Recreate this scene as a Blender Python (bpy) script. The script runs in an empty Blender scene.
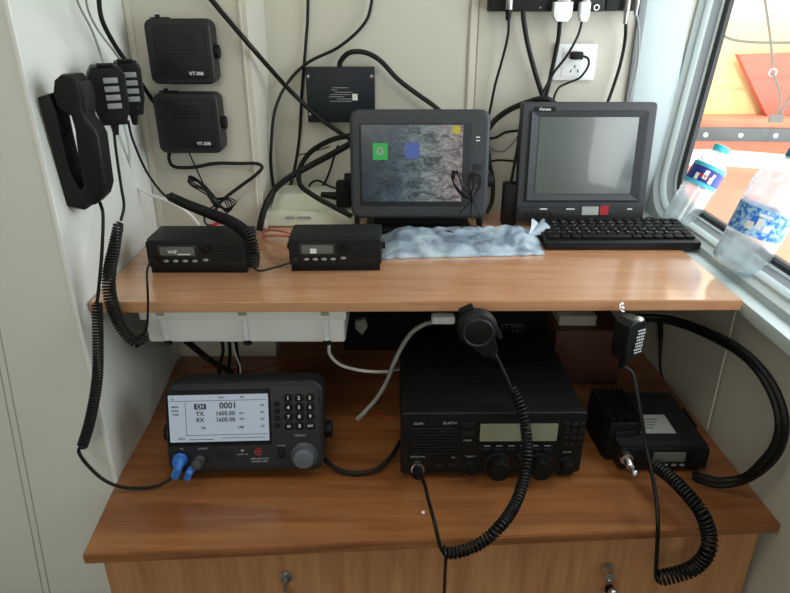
import bpy, bmesh, math, random
from mathutils import Vector, Matrix, Euler, noise
random.seed(7)
SC = bpy.context.scene
COL = SC.collection
F = 629.0
TH = math.atan(282/629.0)
CT, ST = math.cos(TH), math.sin(TH)
CAMZ = 1.40
ZS, ZL = 1.0205, 0.75          # shelf top, desk top
def R(d): return math.radians(d)

def P(px, py, X=None, Y=None, Z=None):
    """a point of the room: where the sight line through (px,py) meets the wall/board plane given"""
    t = (296-py)/F
    d = Vector(((px-395)/F, CT+t*ST, -ST+t*CT))
    if Y is not None: k = Y/d.y
    elif Z is not None: k = (Z-CAMZ)/d.z
    else: k = X/d.x
    return Vector((d.x*k, d.y*k, CAMZ+d.z*k))
def path(pts):
    return [P(p[0], p[1], Y=p[2]) for p in pts]

# ------------------------------------------------------------ materials
def lin(c):
    c = c.lstrip('#'); v = [int(c[i:i+2], 16)/255 for i in (0, 2, 4)]
    return tuple((x/12.92 if x <= .04045 else ((x+.055)/1.055)**2.4) for x in v)+(1,)
def mat(name, c, rough=.5, metal=0, var=.06, scale=30, bump=0, bscale=200, emit=0, ecol=None, spec=.5, coat=0):
    m = bpy.data.materials.new(name); m.use_nodes = True
    nt = m.node_tree; b = nt.nodes['Principled BSDF']
    base = lin(c) if isinstance(c, str) else c
    tc = nt.nodes.new('ShaderNodeTexCoord')
    n = nt.nodes.new('ShaderNodeTexNoise'); n.inputs['Scale'].default_value = scale; n.inputs['Detail'].default_value = 3
    nt.links.new(tc.outputs['Object'], n.inputs['Vector'])
    r = nt.nodes.new('ShaderNodeValToRGB')
    r.color_ramp.elements[0].color = tuple(x*(1-var) for x in base[:3])+(1,)
    r.color_ramp.elements[1].color = tuple(min(1, x*(1+var)) for x in base[:3])+(1,)
    nt.links.new(n.outputs['Fac'], r.inputs['Fac']); nt.links.new(r.outputs['Color'], b.inputs['Base Color'])
    b.inputs['Roughness'].default_value = rough; b.inputs['Metallic'].default_value = metal
    b.inputs['Specular IOR Level'].default_value = spec
    if coat: b.inputs['Coat Weight'].default_value = coat
    if bump:
        n2 = nt.nodes.new('ShaderNodeTexNoise'); n2.inputs['Scale'].default_value = bscale
        nt.links.new(tc.outputs['Object'], n2.inputs['Vector'])
        bp = nt.nodes.new('ShaderNodeBump'); bp.inputs['Strength'].default_value = bump; bp.inputs['Distance'].default_value = .002
        nt.links.new(n2.outputs['Fac'], bp.inputs['Height']); nt.links.new(bp.outputs['Normal'], b.inputs['Normal'])
    if emit:
        b.inputs['Emission Color'].default_value = lin(ecol) if ecol else base
        b.inputs['Emission Strength'].default_value = emit
    return m
def wood(name, c1, c2, vertical=False, rough=.35, coat=.0):
    m = bpy.data.materials.new(name); m.use_nodes = True
    nt = m.node_tree; b = nt.nodes['Principled BSDF']; L = nt.links.new
    tc = nt.nodes.new('ShaderNodeTexCoord'); mp = nt.nodes.new('ShaderNodeMapping')
    mp.inputs['Scale'].default_value = (22, 8, 1.6) if vertical else (1.6, 18, 22)
    L(tc.outputs['Object'], mp.inputs['Vector'])
    n = nt.nodes.new('ShaderNodeTexNoise'); n.inputs['Scale'].default_value = 2.2; n.inputs['Detail'].default_value = 6; n.inputs['Distortion'].default_value = .8
    L(mp.outputs['Vector'], n.inputs['Vector'])
    n2 = nt.nodes.new('ShaderNodeTexNoise'); n2.inputs['Scale'].default_value = 14; n2.inputs['Detail'].default_value = 2
    L(mp.outputs['Vector'], n2.inputs['Vector'])
    r = nt.nodes.new('ShaderNodeValToRGB'); r.color_ramp.elements[0].position = .33; r.color_ramp.elements[1].position = .68
    r.color_ramp.elements[0].color = lin(c1); r.color_ramp.elements[1].color = lin(c2)
    L(n.outputs['Fac'], r.inputs['Fac'])
    mx = nt.nodes.new('ShaderNodeMix'); mx.data_type = 'RGBA'; mx.blend_type = 'MULTIPLY'; mx.inputs[0].default_value = .22
    L(r.outputs['Color'], mx.inputs[6]); L(n2.outputs['Fac'], mx.inputs[7]); L(mx.outputs[2], b.inputs['Base Color'])
    b.inputs['Roughness'].default_value = rough; b.inputs['Specular IOR Level'].default_value = .5
    if not vertical: b.inputs['Coat Weight'].default_value = coat; b.inputs['Coat Roughness'].default_value = .14; b.inputs['Coat IOR'].default_value = 1.75
    return m
def clear(name, tint, glossy=.12, milk=.1, rough=.05):
    """thin clear plastic / glass: see-through, a little gloss, a little milk"""
    m = bpy.data.materials.new(name); m.use_nodes = True
    nt = m.node_tree; nt.nodes.remove(nt.nodes['Principled BSDF']); L = nt.links.new
    out = nt.nodes['Material Output']
    t = nt.nodes.new('ShaderNodeBsdfTransparent'); t.inputs[0].default_value = tint
    g = nt.nodes.new('ShaderNodeBsdfGlossy'); g.inputs['Roughness'].default_value = rough
    d = nt.nodes.new('ShaderNodeBsdfDiffuse'); d.inputs[0].default_value = (.85, .93, .95, 1)
    tr = nt.nodes.new('ShaderNodeBsdfTranslucent'); tr.inputs[0].default_value = (.9, .96, 1, 1)
    ds = nt.nodes.new('ShaderNodeMixShader'); ds.inputs[0].default_value = .5; L(d.outputs[0], ds.inputs[1]); L(tr.outputs[0], ds.inputs[2])
    lw = nt.nodes.new('ShaderNodeLayerWeight'); lw.inputs[0].default_value = .35
    ma = nt.nodes.new('ShaderNodeMath'); ma.operation = 'MULTIPLY_ADD'; ma.inputs[1].default_value = glossy*2; ma.inputs[2].default_value = glossy*.25
    L(lw.outputs['Facing'], ma.inputs[0])
    m1 = nt.nodes.new('ShaderNodeMixShader'); m1.inputs[0].default_value = milk
    L(t.outputs[0], m1.inputs[1]); L(ds.outputs[0], m1.inputs[2])
    m2 = nt.nodes.new('ShaderNodeMixShader'); L(ma.outputs[0], m2.inputs[0]); L(m1.outputs[0], m2.inputs[1]); L(g.outputs[0], m2.inputs[2])
    L(m2.outputs[0], out.inputs['Surface'])
    return m

M = {}
M['wall'] = mat('wall_paint', '#bdbcae', .55, var=.02, scale=3)
M['wall_l'] = mat('wall_light', '#d6dad4', .5, var=.02, scale=3)
M['wall_g'] = mat('wall_grey', '#cfd3cd', .5, var=.02, scale=3)
M['seam'] = mat('seam', '#a09f92', .6)
M['batten'] = mat('batten', '#c6c4b6', .5, var=.02)
M['trim'] = mat('white_trim', '#dfe3e0', .35, var=.01)
M['liner'] = mat('window_liner', '#a9b7b9', .35, var=.01)
M['reveal'] = mat('grey_rubber', '#6f7678', .6)
M['rim'] = mat('rim_white', '#bccaca', .35, var=.01)
M['gasket'] = mat('gasket', '#1c2022', .5)
M['floor'] = mat('floor', '#7f8078', .5)
M['ceil'] = mat('ceiling', '#d8d8d0', .7, var=.02)
M['desk'] = wood('desk_wood', '#7d4a28', '#a06a3c', coat=.35)
M['shelf'] = wood('shelf_wood', '#b98560', '#cf9d74', rough=.22, coat=.8)
M['door'] = wood('door_wood', '#b27a50', '#cf9a6c', vertical=True)
M['edge'] = wood('edge_band', '#a26c42', '#b98052')
M['black'] = mat('black_plastic', '#0d0f10', .5, bump=.12, spec=.3)
M['black2'] = mat('black_rubber', '#070809', .6, spec=.25)
M['cord'] = mat('cord_black', '#070909', .5, spec=.3)
M['cable'] = mat('cable_black', '#0c0e0c', .55, spec=.3)
M['char'] = mat('charcoal_plastic', '#16191a', .5, bump=.15, spec=.35)
M['slate'] = mat('slate_plastic', '#303438', .5, bump=.12, spec=.4)
M['slate2'] = mat('slate_dark', '#1e2226', .5, spec=.35)
M['navy'] = mat('navy_box', '#111820', .5, bump=.1, spec=.35)
M['cream'] = mat('cream_plastic', '#cfd6c4', .5, var=.02)
M['white'] = mat('white_plastic', '#d9dedd', .4, var=.02)
M['encl'] = mat('enclosure', '#eef3f3', .45, var=.02)
M['chrome'] = mat('chrome', '#c8c8c8', .25, metal=1)
M['steel'] = mat('steel', '#9c9c98', .4, metal=1)
M['print'] = mat('print_white', '#d4d8d6', .6)
M['print2'] = mat('print_grey', '#8b9092', .6)
M['ink'] = mat('ink', '#20262a', .6)
M['grey_cable'] = mat('grey_cable', '#8a8d88', .5)
M['white_cable'] = mat('white_cable', '#d5d8d8', .5)
M['red'] = mat('red_plastic', '#a01c26', .5)
M['pink'] = mat('pink_wire', '#c27a70', .6)
M['blue'] = mat('blue_plastic', '#2f6fc4', .4)
M['cap'] = mat('teal_cap', '#2fb3bd', .4)
M['capblue'] = mat('blue_cap', '#2f6f9a', .4)
M['knob'] = mat('knob_grey', '#3b4044', .4)
M['knobface'] = mat('knob_face', '#565d66', .35)
M['lcd'] = mat('lcd_white', '#77828c', .3, emit=.36, ecol='#c3d2e4', var=.02)
M['lcdg'] = mat('lcd_green', '#767a66', .3, emit=.06, ecol='#989b86', var=.04)
M['lcdb'] = mat('lcd_radio', '#57605a', .25, emit=.02, ecol='#8b9a8f', var=.1)
M['paper'] = mat('sticker_paper', '#9aa09d', .7)
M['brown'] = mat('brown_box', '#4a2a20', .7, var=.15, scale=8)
M['glass'] = clear('pane', (1, 1, 1, 1), glossy=.03, milk=0, rough=.01)
M['bottle'] = clear('bottle_plastic', (.88, .94, .96, 1), glossy=.30, milk=.34)
M['water'] = clear('water', (.9, .97, .98, 1), glossy=.15, milk=.12)
M['orange'] = mat('orange_hull', '#b8654a', .5, var=.05, scale=2)
M['coral'] = mat('coral', '#a04a38', .5, var=.04, scale=2)
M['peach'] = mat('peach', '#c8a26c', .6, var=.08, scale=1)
M['creamout'] = mat('cream_out', '#c8c0a8', .6, var=.03)
M['railg'] = mat('rail_grey', '#3f4242', .5)
M['rope'] = mat('rope', '#55524a', .8)
M['redwire'] = mat('red_wire', '#7c1616', .5)

def screen_picture():
    m = bpy.data.materials.new('screen_picture'); m.use_nodes = True
    nt = m.node_tree; b = nt.nodes['Principled BSDF']; L = nt.links.new
    tc = nt.nodes.new('ShaderNodeTexCoord')
    sx = nt.nodes.new('ShaderNodeSeparateXYZ'); L(tc.outputs['Generated'], sx.inputs[0])
    g = nt.nodes.new('ShaderNodeValToRGB')
    e = g.color_ramp.elements; e[0].position = 0; e[0].color = lin('#141e24'); e[1].position = 1; e[1].color = lin('#847672')
    x = g.color_ramp.elements.new(.35); x.color = lin('#2b3a44')
    x = g.color_ramp.elements.new(.6); x.color = lin('#5d6866')
    L(sx.outputs['X'], g.inputs['Fac'])
    n = nt.nodes.new('ShaderNodeTexNoise'); n.inputs['Scale'].default_value = 8; n.inputs['Detail'].default_value = 10; n.inputs['Roughness'].default_value = .78; n.inputs['Distortion'].default_value = .7
    L(tc.outputs['Generated'], n.inputs['Vector'])
    r2 = nt.nodes.new('ShaderNodeValToRGB'); r2.color_ramp.elements[0].position = .40; r2.color_ramp.elements[0].color = (.2, .22, .25, 1)
    r2.color_ramp.elements[1].position = .62; r2.color_ramp.elements[1].color = (1.9, 1.95, 2.0, 1)
    L(n.outputs['Fac'], r2.inputs['Fac'])
    mx = nt.nodes.new('ShaderNodeMix'); mx.data_type = 'RGBA'; mx.blend_type = 'MULTIPLY'; mx.inputs[0].default_value = 1
    L(g.outputs['Color'], mx.inputs[6]); L(r2.outputs['Color'], mx.inputs[7])
    b.inputs['Base Color'].default_value = (.02, .025, .03, 1); b.inputs['Roughness'].default_value = .2
    L(mx.outputs[2], b.inputs['Emission Color']); b.inputs['Emission Strength'].default_value = .9
    return m
M['picture'] = screen_picture()
M['offscreen'] = mat('dark_screen', '#4a524e', .22, var=.05, scale=4, spec=1.0, coat=.6)
M['icon_g'] = mat('icon_green', '#177a32', .4, emit=.3, ecol='#25b84c')
M['icon_b'] = mat('icon_blue', '#3c4f86', .4, emit=.2, ecol='#4a60a8')
M['icon_y'] = mat('icon_yellow', '#8a8420', .4, emit=.35, ecol='#a89e22')
M['fill_lamp'] = mat('fill_diffuser', '#ffffff', .5, emit=3.0, ecol='#fff6e6')  # glowing face of the two added fill lights

def label_mat():
    m = mat('bottle_label', '#17499a', .4); nt = m.node_tree; b = nt.nodes['Principled BSDF']
    tc = nt.nodes.new('ShaderNodeTexCoord'); n = nt.nodes.new('ShaderNodeTexNoise'); n.inputs['Scale'].default_value = 130; n.inputs['Detail'].default_value = 3
    nt.links.new(tc.outputs['Object'], n.inputs['Vector'])
    r = nt.nodes.new('ShaderNodeValToRGB'); r.color_ramp.elements[0].position = .42; r.color_ramp.elements[0].color = lin('#1f6fcc')
    r.color_ramp.elements[1].position = .6; r.color_ramp.elements[1].color = lin('#a4d2f0')
    nt.links.new(n.outputs['Fac'], r.inputs['Fac']); nt.links.new(r.outputs['Color'], b.inputs['Base Color'])
    return m
M['label2'] = label_mat()
M['label1'] = mat('bottle_label_navy', '#1d2f80', .4)
M['label1e'] = mat('bottle_label_teal', '#3fb0c8', .4)

def bag_mat():
    m = mat('bag_film', '#8fa3b2', .28, spec=.7); nt = m.node_tree; b = nt.nodes['Principled BSDF']; L = nt.links.new
    tc = nt.nodes.new('ShaderNodeTexCoord'); n = nt.nodes.new('ShaderNodeTexNoise'); n.inputs['Scale'].default_value = 14; n.inputs['Detail'].default_value = 5; n.inputs['Distortion'].default_value = 1.5
    L(tc.outputs['Object'], n.inputs['Vector'])
    r = nt.nodes.new('ShaderNodeValToRGB'); r.color_ramp.elements[0].position = .35; r.color_ramp.elements[0].color = lin('#67788a')
    r.color_ramp.elements[1].position = .65; r.color_ramp.elements[1].color = lin('#b4c6d2')
    L(n.outputs['Fac'], r.inputs['Fac']); L(r.outputs['Color'], b.inputs['Base Color'])
    b.inputs['Alpha'].default_value = .93
    return m
M['bag'] = bag_mat()

# ------------------------------------------------------------ mesh builder
def W(o):
    m = Matrix.LocRotScale(o.location, o.rotation_euler, o.scale)
    return W(o.parent) @ m if o.parent else m
class MB:
    def __init__(s): s.bm = bmesh.new()
    def _merge(s, t):
        me = bpy.data.meshes.new('t'); t.to_mesh(me); t.free(); s.bm.from_mesh(me); bpy.data.meshes.remove(me); return s
    def box(s, c, d, bev=0, seg=2, rot=None):
        t = bmesh.new(); bmesh.ops.create_cube(t, size=1)
        bmesh.ops.scale(t, vec=Vector(d), verts=t.verts)
        if bev: bmesh.ops.bevel(t, geom=t.edges[:], offset=min(bev, min(d)*.49), segments=seg, profile=.6, affect='EDGES')
        if rot: bmesh.ops.rotate(t, cent=(0, 0, 0), matrix=Euler(rot).to_matrix(), verts=t.verts)
        bmesh.ops.translate(t, vec=Vector(c), verts=t.verts)
        return s._merge(t)
    def prism(s, pts, depth, bev=0, seg=2, xf=None):
        """outline pts (x,z) extruded along +y by depth; xf: Matrix"""
        t = bmesh.new(); vs = [t.verts.new((p[0], 0, p[1])) for p in pts]
        f = t.faces.new(vs)
        e = bmesh.ops.extrude_face_region(t, geom=[f])
        bmesh.ops.translate(t, vec=(0, depth, 0), verts=[v for v in e['geom'] if isinstance(v, bmesh.types.BMVert)])
        bmesh.ops.recalc_face_normals(t, faces=t.faces[:])
        if bev:
            ee = [x for x in t.edges if abs(x.verts[0].co.y-x.verts[1].co.y) < 1e-7]
            bmesh.ops.bevel(t, geom=ee, offset=bev, segments=seg, profile=.6, affect='EDGES', clamp_overlap=True)
        if xf: bmesh.ops.transform(t, matrix=xf, verts=t.verts)
        return s._merge(t)
    def rr(s, c, w, h, depth, r, bev=0, seg=2, xf=None, corners=5, taper=1.0):
        """rounded rectangle centred at (c.x,c.z), front at c.y, extruded back"""
        pts = []
        for (sx, sz, a0) in ((1, 1, 0), (-1, 1, 90), (-1, -1, 180), (1, -1, 270)):
            for i in range(corners+1):
                a = R(a0+90*i/corners); pts.append((sx*(w/2-r)+r*math.cos(a), sz*(h/2-r)+r*math.sin(a)))
        m = Matrix.Translation(Vector(c))
        if xf: m = xf @ m
        return s.prism(pts, depth, bev, seg, m)
    def cyl(s, p0, p1, r0, r1=None, n=20, bev=0):
        p0, p1 = Vector(p0), Vector(p1); r1 = r0 if r1 is None else r1
        t = bmesh.new(); L = (p1-p0).length
        bmesh.ops.create_cone(t, cap_ends=True, segments=n, radius1=r0, radius2=r1, depth=L)
        if bev:
            ee = [e for e in t.edges if abs(e.verts[0].co.z-e.verts[1].co.z) < 1e-7]
            bmesh.ops.bevel(t, geom=ee, offset=bev, segments=2, profile=.6, affect='EDGES')
        q = (p1-p0).to_track_quat('Z', 'Y').to_matrix().to_4x4()
        bmesh.ops.transform(t, matrix=Matrix.Translation((p0+p1)/2) @ q, verts=t.verts)
        return s._merge(t)
    def sphere(s, c, r, sc=(1, 1, 1), n=16):
        t = bmesh.new(); bmesh.ops.create_uvsphere(t, u_segments=n, v_segments=n//2+2, radius=r)
        bmesh.ops.scale(t, vec=Vector(sc), verts=t.verts); bmesh.ops.translate(t, vec=Vector(c), verts=t.verts)
        return s._merge(t)
    def sweep(s, P_, r, n=8):
        t = bmesh.new(); P_ = [Vector(p) for p in P_]; rings = []
        T = (P_[1]-P_[0]).normalized(); N = T.orthogonal().normalized()
        for i, p in enumerate(P_):
            a = P_[max(i-1, 0)]; b = P_[min(i+1, len(P_)-1)]
            T2 = (b-a).normalized()
            N = (N - T2*N.dot(T2)).normalized(); B = T2.cross(N)
            rr_ = r(i/(len(P_)-1)) if callable(r) else r
            rings.append([t.verts.new(p+N*math.cos(2*math.pi*k/n)*rr_+B*math.sin(2*math.pi*k/n)*rr_) for k in range(n)])
        for a, b in zip(rings, rings[1:]):
            for k in range(n): t.faces.new((a[k], a[(k+1) % n], b[(k+1) % n], b[k]))
        t.faces.new(rings[0][::-1]); t.faces.new(rings[-1])
        bmesh.ops.recalc_face_normals(t, faces=t.faces[:])
        return s._merge(t)
    def tube(s, pts, r, n=8, sub=8): return s.sweep(smooth(pts, sub), r, n)
    def coil(s, pts, Rc, r, pitch, n=6, per=12):
        c = smooth(pts, 24)
        d = [0]
        for a, b in zip(c, c[1:]): d.append(d[-1]+(b-a).length)
        L = d[-1]; turns = L/pitch; K = int(turns*per)
        T = (c[1]-c[0]).normalized(); N = T.orthogonal().normalized(); out = []; j = 0
        for i in range(K+1):
            x = L*i/K
            while j < len(d)-2 and d[j+1] < x: j += 1
            f = (x-d[j])/max(1e-9, d[j+1]-d[j]); p = c[j].lerp(c[j+1], f)
            T2 = (c[j+1]-c[j]).normalized(); N = (N-T2*N.dot(T2)).normalized(); B = T2.cross(N)
            e = min(1, min(i, K-i)/(per*.7)); RR = (Rc(x/L) if callable(Rc) else Rc)*(.25+.75*e)
            a = 2*math.pi*i/per
            out.append(p+N*math.cos(a)*RR+B*math.sin(a)*RR)
        return s.sweep(out, r, n)
    def lathe(s, prof, n=28, xf=None, close=False):
        t = bmesh.new(); rings = []
        for (r, z) in prof:
            rings.append([t.verts.new((r*math.cos(2*math.pi*k/n), r*math.sin(2*math.pi*k/n), z)) for k in range(n)])
        for a, b in zip(rings, rings[1:]):
            for k in range(n): t.faces.new((a[k], a[(k+1) % n], b[(k+1) % n], b[k]))
        if close: t.faces.new(rings[0][::-1]); t.faces.new(rings[-1])
        bmesh.ops.recalc_face_normals(t, faces=t.faces[:])
        if xf: bmesh.ops.transform(t, matrix=xf, verts=t.verts)
        return s._merge(t)
    def quad(s, pts):
        s.bm.faces.new([s.bm.verts.new(p) for p in pts]); return s
    def slab(s, pts, z0, z1, bev=0):
        t = bmesh.new(); f = t.faces.new([t.verts.new((p[0], p[1], z0)) for p in pts])
        e = bmesh.ops.extrude_face_region(t, geom=[f]); bmesh.ops.translate(t, vec=(0, 0, z1-z0), verts=[v for v in e['geom'] if isinstance(v, bmesh.types.BMVert)])
        bmesh.ops.recalc_face_normals(t, faces=t.faces[:])
        if bev: bmesh.ops.bevel(t, geom=t.edges[:], offset=bev, segments=2, affect='EDGES')
        return s._merge(t)
    def text(s, txt, size, loc, align='CENTER', xf=None, ext=.0002, sx=1):
        cu = bpy.data.curves.new('t', 'FONT'); cu.body = txt; cu.size = size; cu.align_x = align; cu.align_y = 'CENTER'; cu.extrude = ext; cu.offset = size*.022; cu.resolution_u = 2
        ob = bpy.data.objects.new('t', cu); me = bpy.data.meshes.new_from_object(ob)
        m = Matrix.Translation(Vector(loc)) @ Matrix.Rotation(R(90), 4, 'X') @ Matrix.Diagonal((sx, 1, 1, 1))
        if xf: m = xf @ m
        me.transform(m); s.bm.from_mesh(me)
        bpy.data.meshes.remove(me); bpy.data.objects.remove(ob); bpy.data.curves.remove(cu); return s
    def build(s, name, m, parent=None, world=False, smooth_=True, ang=35):
        if parent is not None and world: s.bm.transform(W(parent).inverted())
        me = bpy.data.meshes.new(name); s.bm.to_mesh(me); s.bm.free()
        me.materials.append(M[m] if isinstance(m, str) else m)
        if smooth_:
            for p in me.polygons: p.use_smooth = True
            me.set_sharp_from_angle(angle=R(ang))
        o = bpy.data.objects.new(name, me); COL.objects.link(o)
        if parent is not None: o.parent = parent
        return o
def smooth(pts, sub=8):
    pts = [Vector(p) for p in pts]
    if len(pts) < 3:
        return [pts[0].lerp(pts[-1], i/sub) for i in range(sub+1)]
    q = [2*pts[0]-pts[1]]+pts+[2*pts[-1]-pts[-2]]; out = []
    for i in range(1, len(q)-2):
        a, b, c, d = q[i-1:i+3]
        for k in range(sub):
            t = k/sub
            out.append(.5*((2*b)+(c-a)*t+(2*a-5*b+4*c-d)*t*t+(3*b-a-3*c+d)*t**3))
    out.append(pts[-1]); return out
def tag(o, label=None, cat=None, group=None, kind=None):
    if label: o['label'] = label
    if cat: o['category'] = cat
    if group: o['group'] = group
    if kind: o['kind'] = kind
    return o
def thing(name, label, cat, loc=(0, 0, 0), rot=(0, 0, 0), group=None):
    o = bpy.data.objects.new(name, None); COL.objects.link(o); o.empty_display_size = .02
    o.location = loc; o.rotation_euler = rot
    return tag(o, label, cat, group)
def struct(o): o['kind'] = 'structure'; return o
def cable(label, pts, r, m='cable', cat='cable', name='cable', sub=8, group=None):
    o = MB().tube(path(pts), r, 8, sub).build(name, m)
    return tag(o, label, cat, group)
def drop(o):  # put a one-mesh thing's origin at its own base
    v = [x.co for x in o.data.vertices]; c = Vector((sum(x.x for x in v)/len(v), sum(x.y for x in v)/len(v), min(x.z for x in v)))
    o.data.transform(Matrix.Translation(-c)); o.location = c; return o

# ------------------------------------------------------------ the room
YB, YC = 1.15, 1.31           # front of the boxed corner, back wall
def wl(z):                    # front edge of left wall
    zz = max(z, .55); x = -.445-.074*(zz-1.02); return x, -x/.5587
# left wall (slightly leaning front edge)
m = MB(); zs = [0, .55, 1.02, 1.4, 2.3]
for a, b in zip(zs, zs[1:]):
    (xa, ya), (xb, yb) = wl(a), wl(b)
    m.quad([(xa, ya, a), (-.452, YB, a), (-.452, YB, b), (xb, yb, b)])
struct(m.build('wall_left', 'wall_l', smooth_=False))
m = MB()
for a, b in zip(zs, zs[1:]):
    (xa, ya), (xb, yb) = wl(a), wl(b)
    m.quad([(-1.7, ya, a), (xa, ya, a), (xb, yb, b), (-1.7, yb, b)])
struct(m.build('wall_front', 'wall_g', smooth_=False))
# bright corner strip
m = MB()
for a, b in zip(zs, zs[1:]):
    (xa, ya), (xb, yb) = wl(a), wl(b); w_, t_ = .004, .001
    m.quad([(xa-w_, ya-t_, a), (xa+t_, ya-t_, a), (xb+t_, yb-t_, b), (xb-w_, yb-t_, b)])
    m.quad([(xa+t_, ya-t_, a), (xa+t_, ya+w_, a), (xb+t_, yb+w_, b), (xb+t_, yb-t_, b)])
struct(m.build('trim_1', 'trim', smooth_=False))
# joint in grey wall
m = MB()
for px in (21, 28):
    x0 = P(px, 480, Y=.760).x
    m.sweep([Vector((x0, wl(z)[1]+.0008, z)) for z in (.05, .55, 1.02, 1.4, 2.28)], .0015, 6)
struct(m.build('trim_2', 'seam'))
m = MB().quad([(-.452, YB, 0), (-.248, YB, 0), (-.248, YB, 2.3), (-.452, YB, 2.3)])
m.quad([(-.248, YB, 0), (-.248, YC, 0), (-.248, YC, 2.3), (-.248, YB, 2.3)])
struct(m.build('wall_corner', 'wall', smooth_=False))
m = MB().box((-.445, YB-.001, 1.65), (.010, .003, 1.3)).box((-.258, YB-.001, 1.65), (.003, .003, 1.3))
struct(m.build('trim_3', 'batten'))
m = MB().quad([(-.248, YC, 0), (.60, YC, 0), (.60, YC, 2.3), (-.248, YC, 2.3)])
struct(m.build('wall_back', 'wall', smooth_=False))
m = MB().box((.151, YC-.001, 1.65), (.013, .004, 1.3))
struct(m.build('trim_4', 'batten'))
m = MB().box((.1595, YC-.001, 1.65), (.0018, .005, 1.3)).box((.1425, YC-.001, 1.65), (.0018, .005, 1.3))
struct(m.build('trim_5', 'seam'))
# right wall below the ledge
m = MB().quad([(.522, YC, 0), (.522, YC, 1.0), (.550, .3, 1.0), (.550, .3, 0)])
struct(m.build('wall_right', 'wall', smooth_=False))
a, b = P(733, 330, X=.53), P(703, 440, X=.53)
m = MB().sweep([Vector((.5265, a.y, 1.0)), Vector((.5275, a.y, .76))], .0016, 6)
struct(m.build('trim_6', 'batten'))
m = MB().box((.568, .755, 1.004), (.112, 1.10, .022), .004)
struct(m.build('trim_7', 'rim'))
# window wall, leaning outward; opening with rounded corners
def xg(z): return .586+.085*(z-1.061)
def outline(o, dx, n=8):
    far, near, bot, top, r = 1.27+o, .42-o, 1.061-o, 1.80+o, .045+o
    pts = []
    for (sy, sz, a0) in ((1, 1, 0), (-1, 1, 90), (-1, -1, 180), (1, -1, 270)):
        cy = (far-r) if sy > 0 else (near+r); cz = (top-r) if sz > 0 else (bot+r)
        for i in range(n+1):
            a = R(a0+90*i/n); y = cy+r*math.cos(a); z = cz+r*math.sin(a); pts.append(Vector((xg(z)+dx, y, z)))
    return pts
def ring(loops):
    m = MB(); L = [[m.bm.verts.new(p) for p in l] for l in loops]
    for a, b in zip(L, L[1:]):
        for k in range(len(a)): m.bm.faces.new((a[k], a[(k+1) % len(a)], b[(k+1) % len(a)], b[k]))
    return m
win = bpy.data.objects.new('window_1', None); COL.objects.link(win); struct(win); win.location = (.60, .85, 1.06)
ring([outline(0, .004), outline(0, -.004), outline(.003, -.008), outline(.010, -.008), outline(.012, -.003)]).build('gasket', 'gasket', win, True)
ring([outline(.009, -.006), outline(.012, -.012), outline(.014, -.012)]).build('inner_strip', 'rim', win, True)
ring([outline(.014, -.010), outline(.017, -.030)]).build('reveal', 'reveal', win, True)
ring([outline(.016, -.027), outline(.018, -.033), outline(.022, -.037), outline(.027, -.037), outline(.030, -.041), outline(.034, -.046)]).build('window_frame', 'rim', win, True)
m = MB(); m.bm.faces.new([m.bm.verts.new(p) for p in outline(.002, 0)]); m.build('pane', 'glass', win, True, smooth_=False)
m = MB(); o4 = outline(.034, -.046)
v = [m.bm.verts.new(p) for p in o4]; e1 = [m.bm.edges.new((v[i], v[(i+1) % len(v)])) for i in range(len(v))]
rc = [(YC, 1.015), (YC, 2.3), (-1.3, 2.3), (-1.3, 1.015)]
v2 = [m.bm.verts.new((xg(z)-.046, y, z)) for y, z in rc]; e2 = [m.bm.edges.new((v2[i], v2[(i+1) % 4])) for i in range(4)]
bmesh.ops.triangle_fill(m.bm, use_beauty=True, edges=e1+e2)
struct(m.build('wall_window', 'liner', smooth_=False))
m = MB().quad([(.55, .32, 0), (.55, -1.3, 0), (.55, -1.3, 1.02), (.55, .32, 1.02)])
struct(m.build('wall_side', 'wall', smooth_=False))
# pale panel on back wall beside the window and a grey strip at its edge
m = MB().box((.516, YC-.003, 1.66), (.086, .006, 1.28), .002)
struct(m.build('trim_8', 'liner'))
m = MB().box((.467, YC-.004, 1.66), (.014, .008, 1.28), .002)
struct(m.build('trim_9', 'reveal'))
struct(MB().quad([(-1.7, -1.3, 0), (.62, -1.3, 0), (.62, YC, 0), (-1.7, YC, 0)]).build('floor', 'floor', smooth_=False))
struct(MB().quad([(-1.7, -1.3, 2.3), (.75, -1.3, 2.3), (.75, YC+.05, 2.3), (-1.7, YC+.05, 2.3)]).build('ceiling', 'ceil', smooth_=False))
struct(MB().quad([(-1.7, -1.3, 0), (.7, -1.3, 0), (.7, -1.3, 2.3), (-1.7, -1.3, 2.3)]).build('wall_rear', 'wall_g', smooth_=False))
struct(MB().quad([(-1.7, -1.3, 0), (-1.7, 1.0, 0), (-1.7, 1.0, 2.3), (-1.7, -1.3, 2.3)]).build('wall_far_left', 'wall_g', smooth_=False))

# ------------------------------------------------------------ desk and shelf
DT = .016
dp = [(-.412, .616), (.540, .671), (.5175, 1.30), (-.246, 1.30), (-.246, 1.147), (-.448, 1.147), (-.4285, .80)]
o = MB().slab(dp, ZL-DT, ZL, .0015).build('desk_top', 'desk'); tag(o, 'long lower wooden desk board carrying the radio sets', 'desk top'); drop(o)
sp = [(-.4435, .825), (.508, .834), (.508, 1.30), (-.246, 1.30), (-.246, 1.147), (-.449, 1.147)]
o = MB().slab(sp, ZS-.017, ZS, .0015).build('shelf', 'shelf'); tag(o, 'upper wooden shelf board carrying the monitors and keyboard', 'shelf'); drop(o)
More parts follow.
